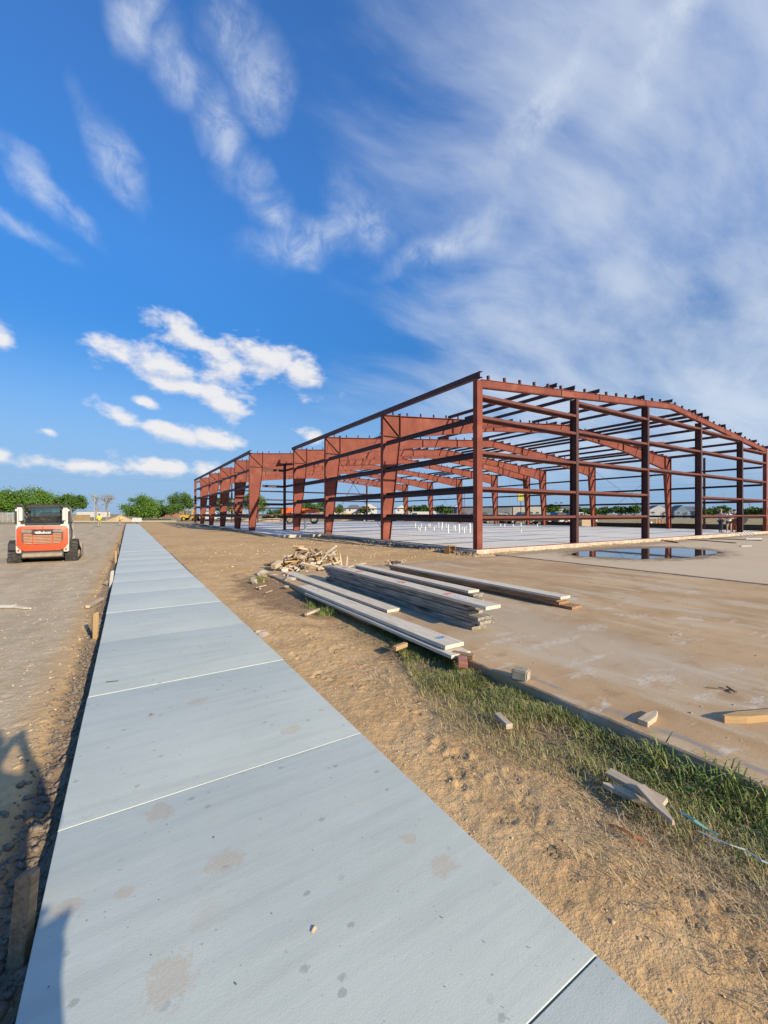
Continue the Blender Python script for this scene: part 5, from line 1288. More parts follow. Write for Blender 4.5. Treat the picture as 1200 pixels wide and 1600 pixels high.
p = pix(1126, 832, ZS); person(p, R(-135), 1.80, 'person in a plaid shirt and dark trousers standing between front posts', {'elbl': (-.30, -.10, 1.16), 'elbr': (.30, -.10, 1.16), 'wril': (-.17, .08, 1.02), 'wrir': (.17, .08, 1.02)}, 'cloth_plaid', 'cloth_navy', hat='cloth_khaki', sleeves='short', group='visitors under the frame')
p = pix(1139, 832.6, ZS); person(p, R(120), 1.70, 'person in a white top and black shorts left of the fourth post', {'elbl': (-.24, .06, 1.13), 'wril': (-.10, .24, 1.16), 'elbr': (.25, .0, 1.12), 'wrir': (.14, .22, 1.12), 'kner': (.12, .06, .49)}, 'cloth_white', 'cloth_dark', 'hair_blond', shorts=True, shoes='cloth_white', female=True, group='visitors under the frame')
p = pix(1147.5, 831.2, ZS); person(p, R(80), 1.80, 'person with dark cap and rust trousers partly behind the fourth post', {'elbl': (-.26, .02, 1.14), 'wril': (-.14, .22, 1.10)}, 'cloth_khaki', 'cloth_rust', 'hair_dark', hat='cloth_dark', group='visitors under the frame')
# the photographer, whose shadow falls over the walk
ph = person((.06, -.27, 0), -PSI, 1.80, 'person taking the photograph, seen only by the shadow at lower left', {'elbl': (-.26, .07, 1.21), 'elbr': (.26, .07, 1.21), 'wril': (-.08, .19, 1.50), 'wrir': (.08, .19, 1.50)}, 'cloth_navy', 'cloth_khaki', sleeves='long')
f = empty('phone', (-.012 * SP * 2, -.012 * CP * 2, CAMZ), -PSI); tag(f, 'dark phone held up by the person taking the photograph', 'phone')
MB().box((0, -.006, -.06), (.075, .008, .155)).build('case', 'black_paint', f, bevel=.003); MB().box((0, -.0115, -.06), (.068, .002, .146)).build('screen', 'glass', f)

# ------------------------------------------------------------------ pipes and small things on the slab
def pipe(u, v, hpx, r, label, z=ZS, m='pvc', group='white pipe stubs in the slab', tilt=0.):
    p = pix(u, v, z); d = (p.x * SP + p.y * CP); h = hpx * d / FPX
    o = MB().tube([(0, 0, 0), (0, 0, h - .01), (0, 0, h), ], [r, r, r * .9], 10).build('pipe_stub', m, None, smooth=40); o.location = p; o.rotation_euler = (tilt, 0, 0)
    return tag(o, label, 'pipe', group)
PL = 'slim white plastic pipe stub in the cluster on the slab'
for (u, v, h, r) in ((649, 825, 8, .045), (653.5, 827, 5, .04), (658, 825, 7, .045), (664.5, 829, 9, .05), (670, 823, 5, .05), (672, 824, 7, .04), (678, 828.5, 6, .05), (681, 825, 4, .04), (685.5, 825, 9, .045), (697, 824, 6, .04),
                       (700, 833, 13, .055), (700.5, 829, 10, .05), (711, 829, 8, .05), (717, 832, 14, .055), (718, 827, 8, .04), (725, 833, 9, .05), (734, 832.5, 15, .06), (735, 827, 8, .045), (741.5, 832, 12, .055), (742, 826, 7, .05), (709, 826, 6, .04), (728, 828, 6, .04), (690, 831, 7, .05), (656, 829, 4, .05), (722, 829.5, 6, .04)):
    pipe(u, v, h, r, PL)
pipe(690.5, 824, 14, .09, 'thick tall white pipe standing in the middle of the pipe cluster')
pipe(477, 828, 16, .11, 'thick white pipe on the slab in front of the orange lift machine')
pipe(814, 832, 15, .04, 'single tall thin white pipe on the open slab right of the corner post')
for (u, v) in ((782, 822), (788.5, 822.5), (801.5, 822.5), (839.5, 822.5)): pipe(u, v, 4, .06, 'short white pipe near the far edge of the slab', group='short pipes at the far slab edge')
# orange marker tubes and white rollers outside the far wall
for i, u in enumerate((1025.5, 1029.5, 1035, 1041)):
    p = at(u, 46, 0.0); o = MB().tube([(0, 0, 0), (0, 0, .03), (0, 0, .04), (0, 0, 1.05), (0, 0, 1.1)], [.13, .13, .055, .05, .02], 10).build('marker_tube', 'orange_plastic', None, smooth=40); o.location = p; o.rotation_euler = ((-.05, .03, 0, .08)[i], 0, 0)
    tag(o, ['leftmost orange marker tube beyond the slab', 'orange marker tube second from the left beyond the slab', 'orange marker tube third from the left beyond the slab', 'orange marker tube leaning by the far red column'][i], 'marker', 'orange marker tubes')
for (u, h, lb) in ((1016.5, .75, 'taller white bucket left of the orange marker tubes'), (1020, .4, 'lower white bucket left of the orange marker tubes')):
    p = at(u, 46, 0.0); o = MB().tube([(0, 0, 0), (0, 0, h), (0, 0, h + .03)], [.14, .16, .15], 12).build('bucket', 'pvc', None, smooth=40); o.location = p; tag(o, lb, 'bucket')
# white rack lying by the slab
p = pix(1170, 842, ZPAD + .012); rk = empty('white_rack', p, R(-20)); tag(rk, 'white metal rack lying by the slab below the fourth post', 'rack')
for s in (-1, 1): MB().bar((-.62, s * .28, .02 + (.36 if s > 0 else 0)), (.62, s * .28, .02 + (.36 if s > 0 else 0)), .04, .04).build('rail', 'white_paint', rk)
for i in range(5): MB().bar((-.55 + i * .27, -.28, .04), (-.55 + i * .27, .28, .40), .035, .035).build('rung', 'white_paint', rk)
lay(1157, 854, 1173, 853.5, ZPAD + .012, .1, .04, 'white_wood', 'white board scrap on the pavement at the far right', 'wood_offcut')
lay(1075, 843, 1150, 849, ZPAD + .012, .06, .04, 'steel_girt', 'dark steel strip on the pavement right of the puddle', 'steel_strip', group='strips by the slab')
lay(1110, 842, 1190, 845, ZPAD + .012, .06, .04, 'steel_girt', 'dark steel strip nearest the white rack', 'steel_strip', group='strips by the slab')
# black sack hung on the girt beside the fourth post
p = at(1170, 31.5, 0); sk = MB()
pts = [(-.55, 1.44), (.62, 1.44), (.60, 1.30), (.42, 1.12), (.15, .95), (-.2, .88), (-.5, .92)]
V = [(a * 1.0, .0, b) for a, b in pts]; sk.prism_y(pts, -.05, .05)
o = sk.build('black_sack', 'silt_fabric', None, bevel=.03, seg=2); o.location = (41.35, YF[0] + .22, 0); tag(o, 'black sack hanging from the lowest girt right of the fourth post', 'sack')
# silt fence beyond the far wall
sf = empty('silt_fence', (52, 11, 0)); tag(sf, 'low black fabric silt fence beyond the far side of the slab', 'fence')
A = [Vector(q) for q in ((56, 2, 0), (53, 10, 0), (50.5, 18, 0), (48.6, 26, 0), (48, 36, 0))]
for i, (a, b) in enumerate(zip(A[:-1], A[1:])):
    n = max(2, int((b - a).length / 2.0)); m = MB()
    for j in range(n):
        q0, q1 = a.lerp(b, j / n), a.lerp(b, (j + 1) / n)
        m.bar(q0 + Vector((0, 0, .29 + .02 * (j % 2))), q1 + Vector((0, 0, .29 + .02 * ((j + 1) % 2))), .02, .62)
    me = m.mesh('fabric'); me.transform(Matrix.Translation((-52, -11, 0))); link('fabric', me, 'silt_fabric', sf)
    for j in range(n):
        q = a.lerp(b, j / n); mm = MB().box((q.x - 52 + .03, q.y - 11, .38), (.04, .04, .8)); mm.build('post', 'old_wood', sf)

# ------------------------------------------------------------------ vehicles
def wheel(parent, x, y, r, w, rim='steel_bare'):
    t = MB().tube([(x - w / 2, y, r), (x - w * .42, y, r), (x + w * .42, y, r), (x + w / 2, y, r)], [r * .9, r, r, r * .9], 20).build('wheel', 'rubber', parent, smooth=35)
    s = 1 if x > 0 else -1
    MB().cyl((x + s * w * .46, y, r), (x + s * (w * .5 + .012), y, r), r * .58, 16).build('rim', rim, t, smooth=35)
def car(loc, rz, kind, paint, label, group='vehicles parked beyond the building'):
    g = empty({'pickup': 'pickup_truck', 'van': 'van', 'suv': 'car'}[kind], loc, rz); tag(g, label, {'pickup': 'truck', 'van': 'van', 'suv': 'car'}[kind], group)
    W = 1.0
    if kind == 'pickup':
        MB().prism_x([(-2.9, .48), (-2.9, 1.08), (-1.05, 1.10), (1.05, 1.12), (2.5, 1.05), (2.85, .92), (2.88, .48)], -W, W).build('body', paint, g, bevel=.05, seg=2)
        cab = MB().prism_x([(-1.05, 1.10), (-.85, 1.88), (.45, 1.90), (1.25, 1.12)], -W + .10, W - .10).build('cab', paint, g, bevel=.05, seg=2)
        win = [[(-.92, 1.18), (-.78, 1.78), (-.25, 1.80), (-.25, 1.18)], [(-.17, 1.18), (-.17, 1.80), (.40, 1.80), (1.02, 1.18)]]
        ws, rs = ((1.20, 1.2), (.50, 1.83)), ((-1.045, 1.2), (-.88, 1.8))
        bed = MB().box((0, -2.0, 1.09), (1.7, 1.6, .04)); bed.build('bed_liner', 'black_paint', g)
        wy, wr = (-1.85, 1.85), .41
    elif kind == 'van':
        MB().prism_x([(-2.6, .45), (-2.65, 2.0), (-2.5, 2.12), (1.1, 2.12), (1.75, 1.30), (2.45, 1.15), (2.6, .9), (2.6, .45)], -W, W).build('body', paint, g, bevel=.06, seg=2)
        win = [[(.15, 1.25), (.15, 1.88), (1.05, 1.88), (1.5, 1.25)]]; ws, rs = ((1.70, 1.4), (1.17, 2.06)), ((-2.655, 1.3), (-2.66, 1.85)); wy, wr = (-1.6, 1.75), .37
    else:
        MB().prism_x([(-2.3, .42), (-2.35, 1.05), (-.2, 1.1), (1.1, 1.08), (2.2, .95), (2.35, .42)], -.92, .92).build('body', paint, g, bevel=.05, seg=2); W = .92
        cab = MB().prism_x([(-2.25, 1.05), (-1.95, 1.68), (.25, 1.70), (1.1, 1.08)], -.80, .80).build('cab', paint, g, bevel=.05, seg=2)
        win = [[(-2.05, 1.14), (-1.85, 1.6), (-.9, 1.62), (-.9, 1.14)], [(-.82, 1.14), (-.82, 1.62), (.18, 1.62), (.85, 1.14)]]; ws, rs = ((1.05, 1.15), (.32, 1.64)), ((-2.24, 1.15), (-2.0, 1.62)); wy, wr = (-1.4, 1.45), .35
    side = (W - .10) if kind == 'pickup' else (W if kind == 'van' else .80)
    for s in (-1, 1):
        for wpts in win: MB().prism_x(wpts, s * (side + .004) - .006, s * (side + .004) + .006).build('side_window', 'window_glass', g)
        for y in wy: wheel(g, s * (W - .10), y, wr, .24)
        MB().box((s * W * .78, 2.86 if kind == 'pickup' else (2.58 if kind == 'van' else 2.29), .80), (.34, .08, .18)).build('headlight', 'lens', g, bevel=.02)
        MB().box((s * W * .88, -2.9 if kind == 'pickup' else (-2.64 if kind == 'van' else -2.33), .9), (.16, .06, .3)).build('tail_light', 'red_plastic', g)
        MB().box((s * (W + .1), .95, 1.2), (.16, .10, .14)).build('mirror', 'black_paint', g, bevel=.02)
    for (a, b) in (ws, rs): MB().bar((0, a[0], a[1]), (0, b[0], b[1]), side * 1.75, .03, up=(0, 1, .3)).build('windscreen', 'window_glass', g)
    MB().box((0, 2.9 if kind == 'pickup' else 2.4, .55), (W * 1.9, .14, .2)).build('front_bumper', 'steel_bare', g, bevel=.03)
    MB().box((0, -2.95 if kind == 'pickup' else -2.5, .55), (W * 1.9, .14, .18)).build('rear_bumper', 'steel_bare', g, bevel=.03)
    return g
LR = R(90) - PSI
car(at(872, 61, 0), LR + R(6), 'pickup', 'car_black', 'black pickup truck left of the second front post')
car(at(816, 66, 0), LR + R(4), 'pickup', 'car_blue', 'dark blue pickup truck below the yellow sign')
car(at(652, 84, 0), LR, 'van', 'car_white', 'white van behind the pipe cluster')
car(at(625, 80, 0), LR + R(180), 'suv', 'car_black', 'black car right of the first tapered column')
car(at(604, 78, 0), LR, 'pickup', 'car_white', 'white pickup truck behind the first tapered column')
car(at(684, 86, 0), LR + R(5), 'suv', 'car_black', 'black car behind the middle of the pipe cluster')
car(at(712, 86, 0), LR + R(175), 'suv', 'car_tan', 'tan car left of the corner post')
car(at(580, 82, 0), LR + R(8), 'suv', 'car_black', 'black car left of the first tapered column')
car(at(773, 70, 0), LR + R(3), 'suv', 'car_white', 'white car right of the corner post')
car(at(841, 64, 0), LR + R(176), 'suv', 'car_tan', 'tan car between the far red columns')
car(at(898, 60, 0), LR + R(4), 'pickup', 'car_white', 'white pickup truck behind the second front post')
car(at(357, 92, 0), LR, 'pickup', 'car_white', 'white pickup truck seen through the far left columns')
car(at(332, 95, 0), LR + R(180), 'van', 'car_white', 'white van seen between the farthest left columns')
# crate by the far wall
def crate(u, d, w, h, label, m='pale_wood', z=0.0):
    g = empty('crate', at(u, d, z), -PSI); tag(g, label, 'crate')
    for i in range(4):
        zc = h * (i + .5) / 4
        for s in (-1, 1):
            MB().box((0, s * w * .4, zc), (w, .03, h / 4 - .02)).build('slat', m, g); MB().box((s * (w / 2 - .015), 0, zc), (.03, w * .76, h / 4 - .02)).build('slat', m, g)
    MB().box((0, 0, h + .015), (w, w * .84, .03)).build('lid', m, g); MB().box((0, 0, .02), (w * .9, w * .7, .04)).build('base', m, g)
crate(914, 50, 1.25, .95, 'pale wooden crate left of the second front post', 'pale_wood')
crate(543, 84, 1.6, 1.0, 'left yellow panel bundle on the lumber beyond the slab', 'yellow_paint', .75); crate(558, 84, 1.6, 1.0, 'right yellow panel bundle on the lumber beyond the slab', 'yellow_paint', .75)
g = empty('lumber_bundle', at(551, 84, 0), -PSI); tag(g, 'bundle of tan lumber under the yellow panel bundles', 'lumber')
for i in range(3): MB().box((0, 0, .14 + i * .24), (4.2, 1.4, .2)).build('layer', 'pale_wood', g)
# wheel spools by the far wall
for (u, lb) in ((931, 'left small dark cable spool beyond the slab'), (937, 'right small dark cable spool beyond the slab')):
    g = empty('cable_spool', at(u, 50, 0), -PSI + .4); tag(g, lb, 'spool')
    for s in (-1, 1): MB().cyl((s * .2, 0, .3), (s * .24, 0, .3), .3, 16).build('flange', 'old_wood', g)
    MB().cyl((-.2, 0, .3), (.2, 0, .3), .16, 12).build('core', 'rubber', g)

# orange telescopic handler on the slab
def telehandler(loc, rz):
    g = empty('telehandler', loc, rz); tag(g, 'orange telescopic handler parked on the far part of the slab', 'telehandler')
    ch = MB().prism_x([(-2.6, .75), (-2.7, 1.35), (-2.2, 1.6), (-.8, 1.5), (1.9, 1.25), (2.4, 1.1), (2.4, .75)], -.75, .75).build('chassis', 'orange_machine', g, bevel=.05)
    MB().prism_x([(-2.9, 1.3), (-2.9, 2.15), (-2.5, 2.35), (-1.7, 2.3), (-1.5, 1.4)], -.35, .55).build('boom_pivot', 'orange_machine', g, bevel=.05)
    MB().bar((.1, -2.4, 2.15), (.1, 2.3, 1.80), .5, .62).build('boom', 'orange_machine', g, bevel=.03); MB().bar((.1, 2.0, 1.72), (.1, 3.1, 1.55), .30, .36).build('inner_boom', 'dusty_metal', g)
    MB().bar((.1, 3.0, 1.55), (.1, 3.45, .7), .3, .25).build('boom_head', 'black_paint', g)
    ca = MB().prism_x([(-1.3, 1.0), (-1.3, 2.3), (-.1, 2.4), (.5, 1.5), (.5, 1.0)], -1.05, -.40).build('cab', 'black_paint', g, bevel=.04)
    MB().prism_x([(-1.15, 1.55), (-1.15, 2.15), (-.15, 2.25), (.3, 1.55)], -1.062, -1.052).build('cab_window', 'glass', ca)
    MB().box((.85, -.2, 1.15), (.5, 1.6, .7)).build('engine_cover', 'orange_machine', g, bevel=.05)
    MB().box((0, 3.5, .75), (1.5, .08, .9)).build('fork_carriage', 'black_paint', g)
    for s in (-1, 1):
        MB().bar((s * .4, 3.5, .32), (s * .4, 4.7, .30), .12, .06).build('fork', 'black_paint', g)
        for y in (-1.7, 1.75): wheel(g, s * 1.0, y, .62, .42, 'dusty_metal')
t = at(472, 60, ZS); telehandler(t, -PSI + R(-80))

# yellow machines at the far left
def backhoe(loc, rz, label):
    g = empty('backhoe', loc, rz); tag(g, label, 'digger', 'yellow machines far behind')
    MB().prism_x([(-1.6, .7), (-1.6, 1.3), (.4, 1.4), (2.0, 1.3), (2.1, .7)], -.55, .55).build('body', 'yellow_paint', g, bevel=.06)
    c_ = MB()
    for sx in (-.55, .55):
        for y in (-1.3, .2): c_.bar((sx, y, 1.3), (sx, y, 2.55), .09, .09, up=(0, 1, 0))
    c_.box((0, -.55, 2.6), (1.35, 1.85, .1)); c_.build('cab', 'yellow_paint', g); MB().box((0, -.55, 1.95), (1.05, 1.4, .9)).build('cab_window', 'glass', g)
    for s in (-1, 1): wheel(g, s * .8, -1.0, .72, .45, 'yellow_paint'); wheel(g, s * .8, 1.5, .5, .35, 'yellow_paint'); MB().bar((s * .5, .6, 1.2), (s * .5, 2.7, .7), .14, .24).build('loader_arm', 'yellow_paint', g)
    MB().prism_x([(2.6, .9), (2.6, .15), (3.3, .1), (3.3, .16), (2.75, .3), (2.7, .9)], -1.1, 1.1).build('bucket', 'dusty_metal', g)
    MB().bar((0, -1.6, 1.0), (0, -2.3, 2.7), .2, .3).build('boom', 'yellow_paint', g); MB().bar((0, -2.3, 2.7), (0, -3.3, 1.2), .16, .24).build('dipper', 'yellow_paint', g)
backhoe(at(290, 98, 0), -PSI + R(160), 'yellow backhoe with its bucket down left of the far end of the frame')
backhoe(at(318, 96, 0), -PSI + R(90), 'yellow digger seen between the two farthest left columns')
backhoe(at(362, 98, 0), -PSI + R(100), 'yellow digger seen behind the white truck through the columns')

# ------------------------------------------------------------------ trees
def tree(name, loc, h, rx, rz_, leaf, label, seed, n=5200, ls=.16, trunk_h=.35, bark='bark', clumps=46, group='trees behind the site', flat=1.0, cat='tree'):
    r = np.random.default_rng(seed); rr = random.Random(seed)
    g = empty(name, loc, rr.uniform(0, 6)); tag(g, label, cat, group)
    th = h * trunk_h; m = MB()
    m.tube([(0, 0, -.1), (rr.uniform(-.1, .1), 0, th * .6), (rr.uniform(-.2, .2), rr.uniform(-.2, .2), th)], [h * .035, h * .026, h * .022], 8)
    cz = h - rz_
    C = []
    for i in range(clumps):
        d = r.normal(size=3); d /= np.linalg.norm(d); q = r.uniform(.35, 1.0) ** .6
        if d[2] < -.55: d[2] *= .5
        w = 1 + .22 * math.sin(3 * math.atan2(d[1], d[0]) + seed) + r.uniform(-.12, .12)
        C.append((d[0] * rx * q * w, d[1] * rx * q * w, cz + d[2] * rz_ * q * (1 if d[2] > 0 else flat)))
    for c in rr.sample(C, min(14, len(C))):
        a = Vector((0, 0, th)); b = Vector(c); mid = a.lerp(b, .5) + Vector((0, 0, -.06 * h * rr.random()))
        m.tube([a, mid, b], [h * .016, h * .009, h * .003], 6)
    m.build('trunk', bark, g, smooth=60)
    n = int(n * 1.7); C = np.array(C); ci = r.integers(0, len(C), n); cr = r.uniform(.16, .34, len(C)) * rx
    p = C[ci] + r.normal(0, 1, (n, 3)) * cr[ci][:, None] * np.array([.62, .62, .45])
    s = ls * r.uniform(.6, 1.4, n)[:, None]
    a = r.normal(size=(n, 3)); a /= np.linalg.norm(a, axis=1)[:, None]; b = np.cross(a, r.normal(size=(n, 3))); b /= np.linalg.norm(b, axis=1)[:, None]
    V = np.stack([p - a * s, p + b * s * .55, p + a * s, p - b * s * .55], 1).reshape(-1, 3)
    me = mesh_np('crown', V, np.arange(n * 4).reshape(-1, 4)); link('crown', me, leaf, g)
    return g
def tp(u, d): return at(u, d, 0)
def dims(d, px): return px * d / FPX
tree('leafy_tree', tp(42, 95), dims(95, 48), dims(95, 36), 2.7, 'leaf_bright', 'large bright green tree behind the loader', 1, 9000, .20, .2, flat=.9, clumps=70)
tree('leafy_tree', tp(4, 92), dims(92, 42), dims(92, 18), 2.4, 'leaf_bright', 'bright green tree cut by the left edge behind the fence', 2, 5000, .20, .2)
tree('leafy_tree', tp(112, 98), dims(98, 41), dims(98, 19), 2.0, 'leaf_mid', 'smaller green tree right of the loader cab', 3, 4600, .17, .3)
tree('leafy_tree', tp(224, 108), dims(108, 36), dims(108, 23), 3.2, 'leaf_bright', 'round green tree beyond the end of the sidewalk', 4, 9000, .17, .12, flat=1.0, clumps=90)
tree('leafy_tree', tp(268, 112), dims(112, 26), dims(112, 13), 1.7, 'leaf_mid', 'low green tree between the round tree and the frame', 5, 3600, .17, .2)
tree('leafy_tree', tp(284, 116), dims(116, 40), dims(116, 18), 2.4, 'leaf_mid', 'open green tree just left of the far end of the frame', 6, 4200, .17, .3)
tree('leafy_tree', tp(247, 116), dims(116, 18), dims(116, 12), 1.3, 'leaf_dark', 'dark low bush right of the round green tree', 7, 2400, .17, .15)
tree('leafy_tree', tp(350, 108), dims(108, 38), dims(108, 16), 2.6, 'leaf_mid', 'green tree seen through the second bay of the far section', 8, 3600, .18, .2)
tree('leafy_tree', tp(398, 104), dims(104, 44), dims(104, 20), 3.0, 'leaf_bright', 'green tree seen right of the wide tapered column', 9, 4600, .18, .2)
tree('leafy_tree', tp(434, 110), dims(110, 18), dims(110, 14), 1.3, 'leaf_dark', 'dark round bush left of the orange handler', 10, 2600, .16, .15)
tree('leafy_tree', tp(482, 115), dims(115, 27), dims(115, 14), 1.7, 'leaf_mid', 'green bush above the orange handler', 11, 2800, .18, .2)
tree('leafy_tree', tp(505, 118), dims(118, 28), dims(118, 10), 2.0, 'leaf_dark', 'dark tree between handler and third column', 12, 2400, .18, .2)
def palm(loc, h, label, seed):
    rr = random.Random(seed); g = empty('palm_tree', loc); tag(g, label, 'palm tree', 'palms behind the site')
    MB().tube([(0, 0, 0), (.1, 0, h * .5), (.05, 0, h)], [.22, .16, .14], 8).build('trunk', 'bark', g, smooth=60)
    m = MB()
    for i in range(30):
        a = rr.uniform(0, 6.28); e = rr.uniform(-.9, 1.1); L = rr.uniform(1.1, 1.7)
        for j in range(9):
            t = j / 8; p = Vector((.05 + math.cos(a) * L * t * math.cos(e * .7), math.sin(a) * L * t * math.cos(e * .7), h + L * t * math.sin(e) - .45 * L * t * t))
            for s in (-1, 1):
                q = Vector((-math.sin(a) * s, math.cos(a) * s, -.35)) * .34 * math.sin(math.pi * min(1, .25 + .75 * t)) + Vector((math.cos(a), math.sin(a), 0)) * .12
                m.add([p, p + q * .5 + Vector((0, 0, .03)), p + q, p + q * .5 - Vector((math.cos(a) * .06, math.sin(a) * .06, 0))], [(0, 1, 2, 3)])
    m.build('crown', 'leaf_dark', g)
palm(tp(251.5, 135), dims(135, 20) + 1.6, 'small dark palm between two green trees at the far left', 3)
palm(tp(1197, 150), dims(150, 22) + 1.6, 'palm at the right edge of the picture', 4)
palm(tp(493, 150), dims(150, 13) + 1.6, 'small palm beyond the orange handler', 5)
# bare tree
def bare_tree(loc, h, label, seed):
    rr = random.Random(seed); g = empty('bare_tree', loc); tag(g, label, 'tree', 'trees behind the site')
    tr, tw = MB(), MB()
    def grow(p, d, L, r, lev):
        mid = p + d * L * .5 + Vector((rr.gauss(0, .06), rr.gauss(0, .06), 0)) * L; e = p + d * L + Vector((rr.gauss(0, .08), rr.gauss(0, .08), rr.gauss(0, .04))) * L
        (tr if lev < 2 else tw).tube([p, mid, e], [r, r * .8, r * .6], 6 if lev < 3 else 4, cap=False)
        if lev >= 5: return
        for i in range(3 if lev < 4 else 2):
            a = rr.uniform(0, 6.28); sp = rr.uniform(.4, 1.0) if lev else rr.uniform(.45, .75)
            n = (d + Vector((math.cos(a), math.sin(a), rr.uniform(-.25, .35))) * sp).normalized(); grow(p + (e - p) * rr.uniform(.7, 1.0), n, L * rr.uniform(.58, .78), r * .6, lev + 1)
    grow(Vector((0, 0, 0)), Vector((.12, 0, 1)).normalized(), h * .32, h * .022, 0)
    tr.build('trunk', 'pale_bark', g, smooth=60); tw.build('twigs', 'pale_bark', g)
bare_tree(tp(166, 105), dims(105, 58), 'bare leafless tree behind the dirt heap', 14)
bare_tree(tp(150, 130), dims(130, 60), 'thin bare tree behind the street lamp', 19)
# line of bushes and trees on the right horizon
far = [(862, 150, 15, 9, 'leaf_bright', 'bright green tree right of the far pickup'), (904, 170, 10, 11, 'leaf_dark', 'dark bush right of the first front post'), (925, 175, 9, 12, 'leaf_mid', 'olive bush second from the first front post'), (945, 180, 11, 12, 'leaf_mid', 'green bush in the middle of the second front bay'), (968, 170, 12, 12, 'leaf_dark', 'dark green bush right of the middle of the second bay'),
       (990, 165, 14, 13, 'leaf_mid', 'taller green tree left of the second front post'), (1112, 150, 11, 14, 'leaf_dark', 'dark bush left of the visitors'), (1128, 160, 13, 10, 'leaf_mid', 'green bush behind the visitors'), (1100, 145, 7, 8, 'leaf_bright', 'low bright bush right of the third front post'), (1172, 160, 9, 14, 'leaf_mid', 'long green hedge right of the fourth post'), (1192, 150, 10, 14, 'leaf_mid', 'green hedge at the right edge'), (1216, 150, 11, 14, 'leaf_mid', 'green hedge outside the right edge'),
       (647, 190, 13, 10, 'leaf_mid', 'tree above the white van'), (662, 185, 15, 10, 'leaf_mid', 'tree right of the white van'), (690, 190, 13, 11, 'leaf_mid', 'tree above the middle of the pipe cluster'), (703, 195, 12, 10, 'leaf_bright', 'tree right of the pipe cluster'), (528, 170, 14, 9, 'leaf_mid', 'tree left of the white houses'), (570, 180, 12, 9, 'leaf_dark', 'dark tree between the white houses'), (885, 155, 8, 7, 'leaf_dark', 'small dark bush beside the first front post'), (1056, 200, 8, 6, 'leaf_dark', 'small bush before the blue houses'), (1084, 210, 8, 6, 'leaf_mid', 'small bush right of the blue houses')]
for i, (u, d, px, rpx, lf, lb) in enumerate(far):
    tree('far_tree', tp(u, d), dims(d, px) + 1.2, dims(d, rpx), dims(d, px) * .42, lf, lb, 60 + i, 1500, .34, .2, clumps=26, group='trees on the horizon', flat=.9)

# ------------------------------------------------------------------ houses and sheds far behind
def house(u, d, wpx, hpx, wall, label, floors=2, gable='x', depth=9., roofh=.3, garage=False, group='houses on the horizon', hip=False, z0=0.):
    w = wpx * d / FPX; H = hpx * d / FPX + CAMZ; p = tp(u, d); g = empty('house', (p.x, p.y, z0), -PSI - math.atan((u - 600) / FPX) * .6); tag(g, label, 'house', group)
    wh = H * (1 - roofh)
    MB().box((0, 0, wh / 2), (w, depth, wh)).build('wall', wall, g)
    ov = .35
    if hip: MB().add([(-w / 2 - ov, -depth / 2 - ov, wh), (w / 2 + ov, -depth / 2 - ov, wh), (w / 2 + ov, depth / 2 + ov, wh), (-w / 2 - ov, depth / 2 + ov, wh), (-w * .22, 0, H), (w * .22, 0, H)], [(0, 1, 5, 4), (1, 2, 5), (2, 3, 4, 5), (3, 0, 4), (3, 2, 1, 0)]).build('roof', 'roof_grey', g)
    elif gable == 'x': MB().prism_x([(-depth / 2 - ov, wh), (depth / 2 + ov, wh), (0, H)], -w / 2 - ov, w / 2 + ov).build('roof', 'roof_grey', g)
    else:
        MB().prism_y([(-w / 2 - ov, wh + .02), (w / 2 + ov, wh + .02), (0, H + .15)], -depth / 2 - ov + .6, depth / 2 + ov).build('roof', 'roof_grey', g)
        MB().prism_y([(-w / 2, wh), (w / 2, wh), (0, H)], -depth / 2, -depth / 2 + .58).build('gable_wall', wall, g)
    n = max(2, int(w / 3.2)); fh = wh / floors
    for fl in range(floors):
        for i in range(n):
            x = -w / 2 + w * (i + .5) / n; z = fh * (fl + .55)
            if garage and fl == 0 and i == n // 2: MB().box((x, -depth / 2 - .03, 1.15), (2.4, .06, 2.3)).build('garage_door', 'white_paint', g); continue
            f_ = MB().box((x, -depth / 2 - .02, z), (1.25, .06, fh * .48)).build('window', 'white_paint', g); MB().box((x, -depth / 2 - .055, z), (1.0, .03, fh * .38)).build('pane', 'window_glass', f_)
    MB().box((w * .18, -depth / 2 - .03, 1.05), (1.0, .06, 2.1)).build('door', 'roof_grey', g)
    return g
house(516, 230, 20, 14, 'house_white', 'white gabled house left of the yellow bundles', gable='y', depth=10)
house(553, 235, 24, 14, 'house_white', 'white hipped house above the yellow bundles', hip=True, depth=10)
house(577, 225, 24, 16, 'house_white', 'large white house left of the first tapered column', gable='y', depth=10)
house(533, 260, 16, 9, 'house_beige', 'beige house between the two left white houses', depth=9)
house(627, 240, 18, 14, 'house_white', 'white house above the black car right of the first column', gable='y')
house(646, 255, 18, 12, 'house_beige', 'beige house behind the tree above the white van')
house(672, 250, 20, 14, 'house_white', 'white house behind the trees right of the white van', gable='y')
house(697, 255, 18, 12, 'house_beige', 'beige house above the pipe cluster', hip=True)
house(714, 250, 16, 14, 'house_white', 'white house left of the corner post', gable='y')
house(738, 255, 26, 12, 'house_white', 'long low white house behind the corner post')
house(776, 250, 22, 12, 'house_white', 'white house above the grey store building', hip=True)
house(805, 250, 24, 13, 'house_beige', 'beige house behind the yellow sign', hip=True)
house(838, 255, 18, 13, 'house_white', 'white house between the far red columns', gable='y')
house(880, 230, 26, 14, 'house_white', 'white house with grey roof left of the first front post', hip=True)
house(907, 240, 16, 11, 'house_white', 'white house just right of the first front post', gable='y')
house(925, 240, 14, 10, 'house_white', 'small white house above the olive bush', hip=True)
house(1024, 150, 30, 13, 'house_white', 'white gabled house right of the second front post', gable='y', depth=9, roofh=.4, garage=True)
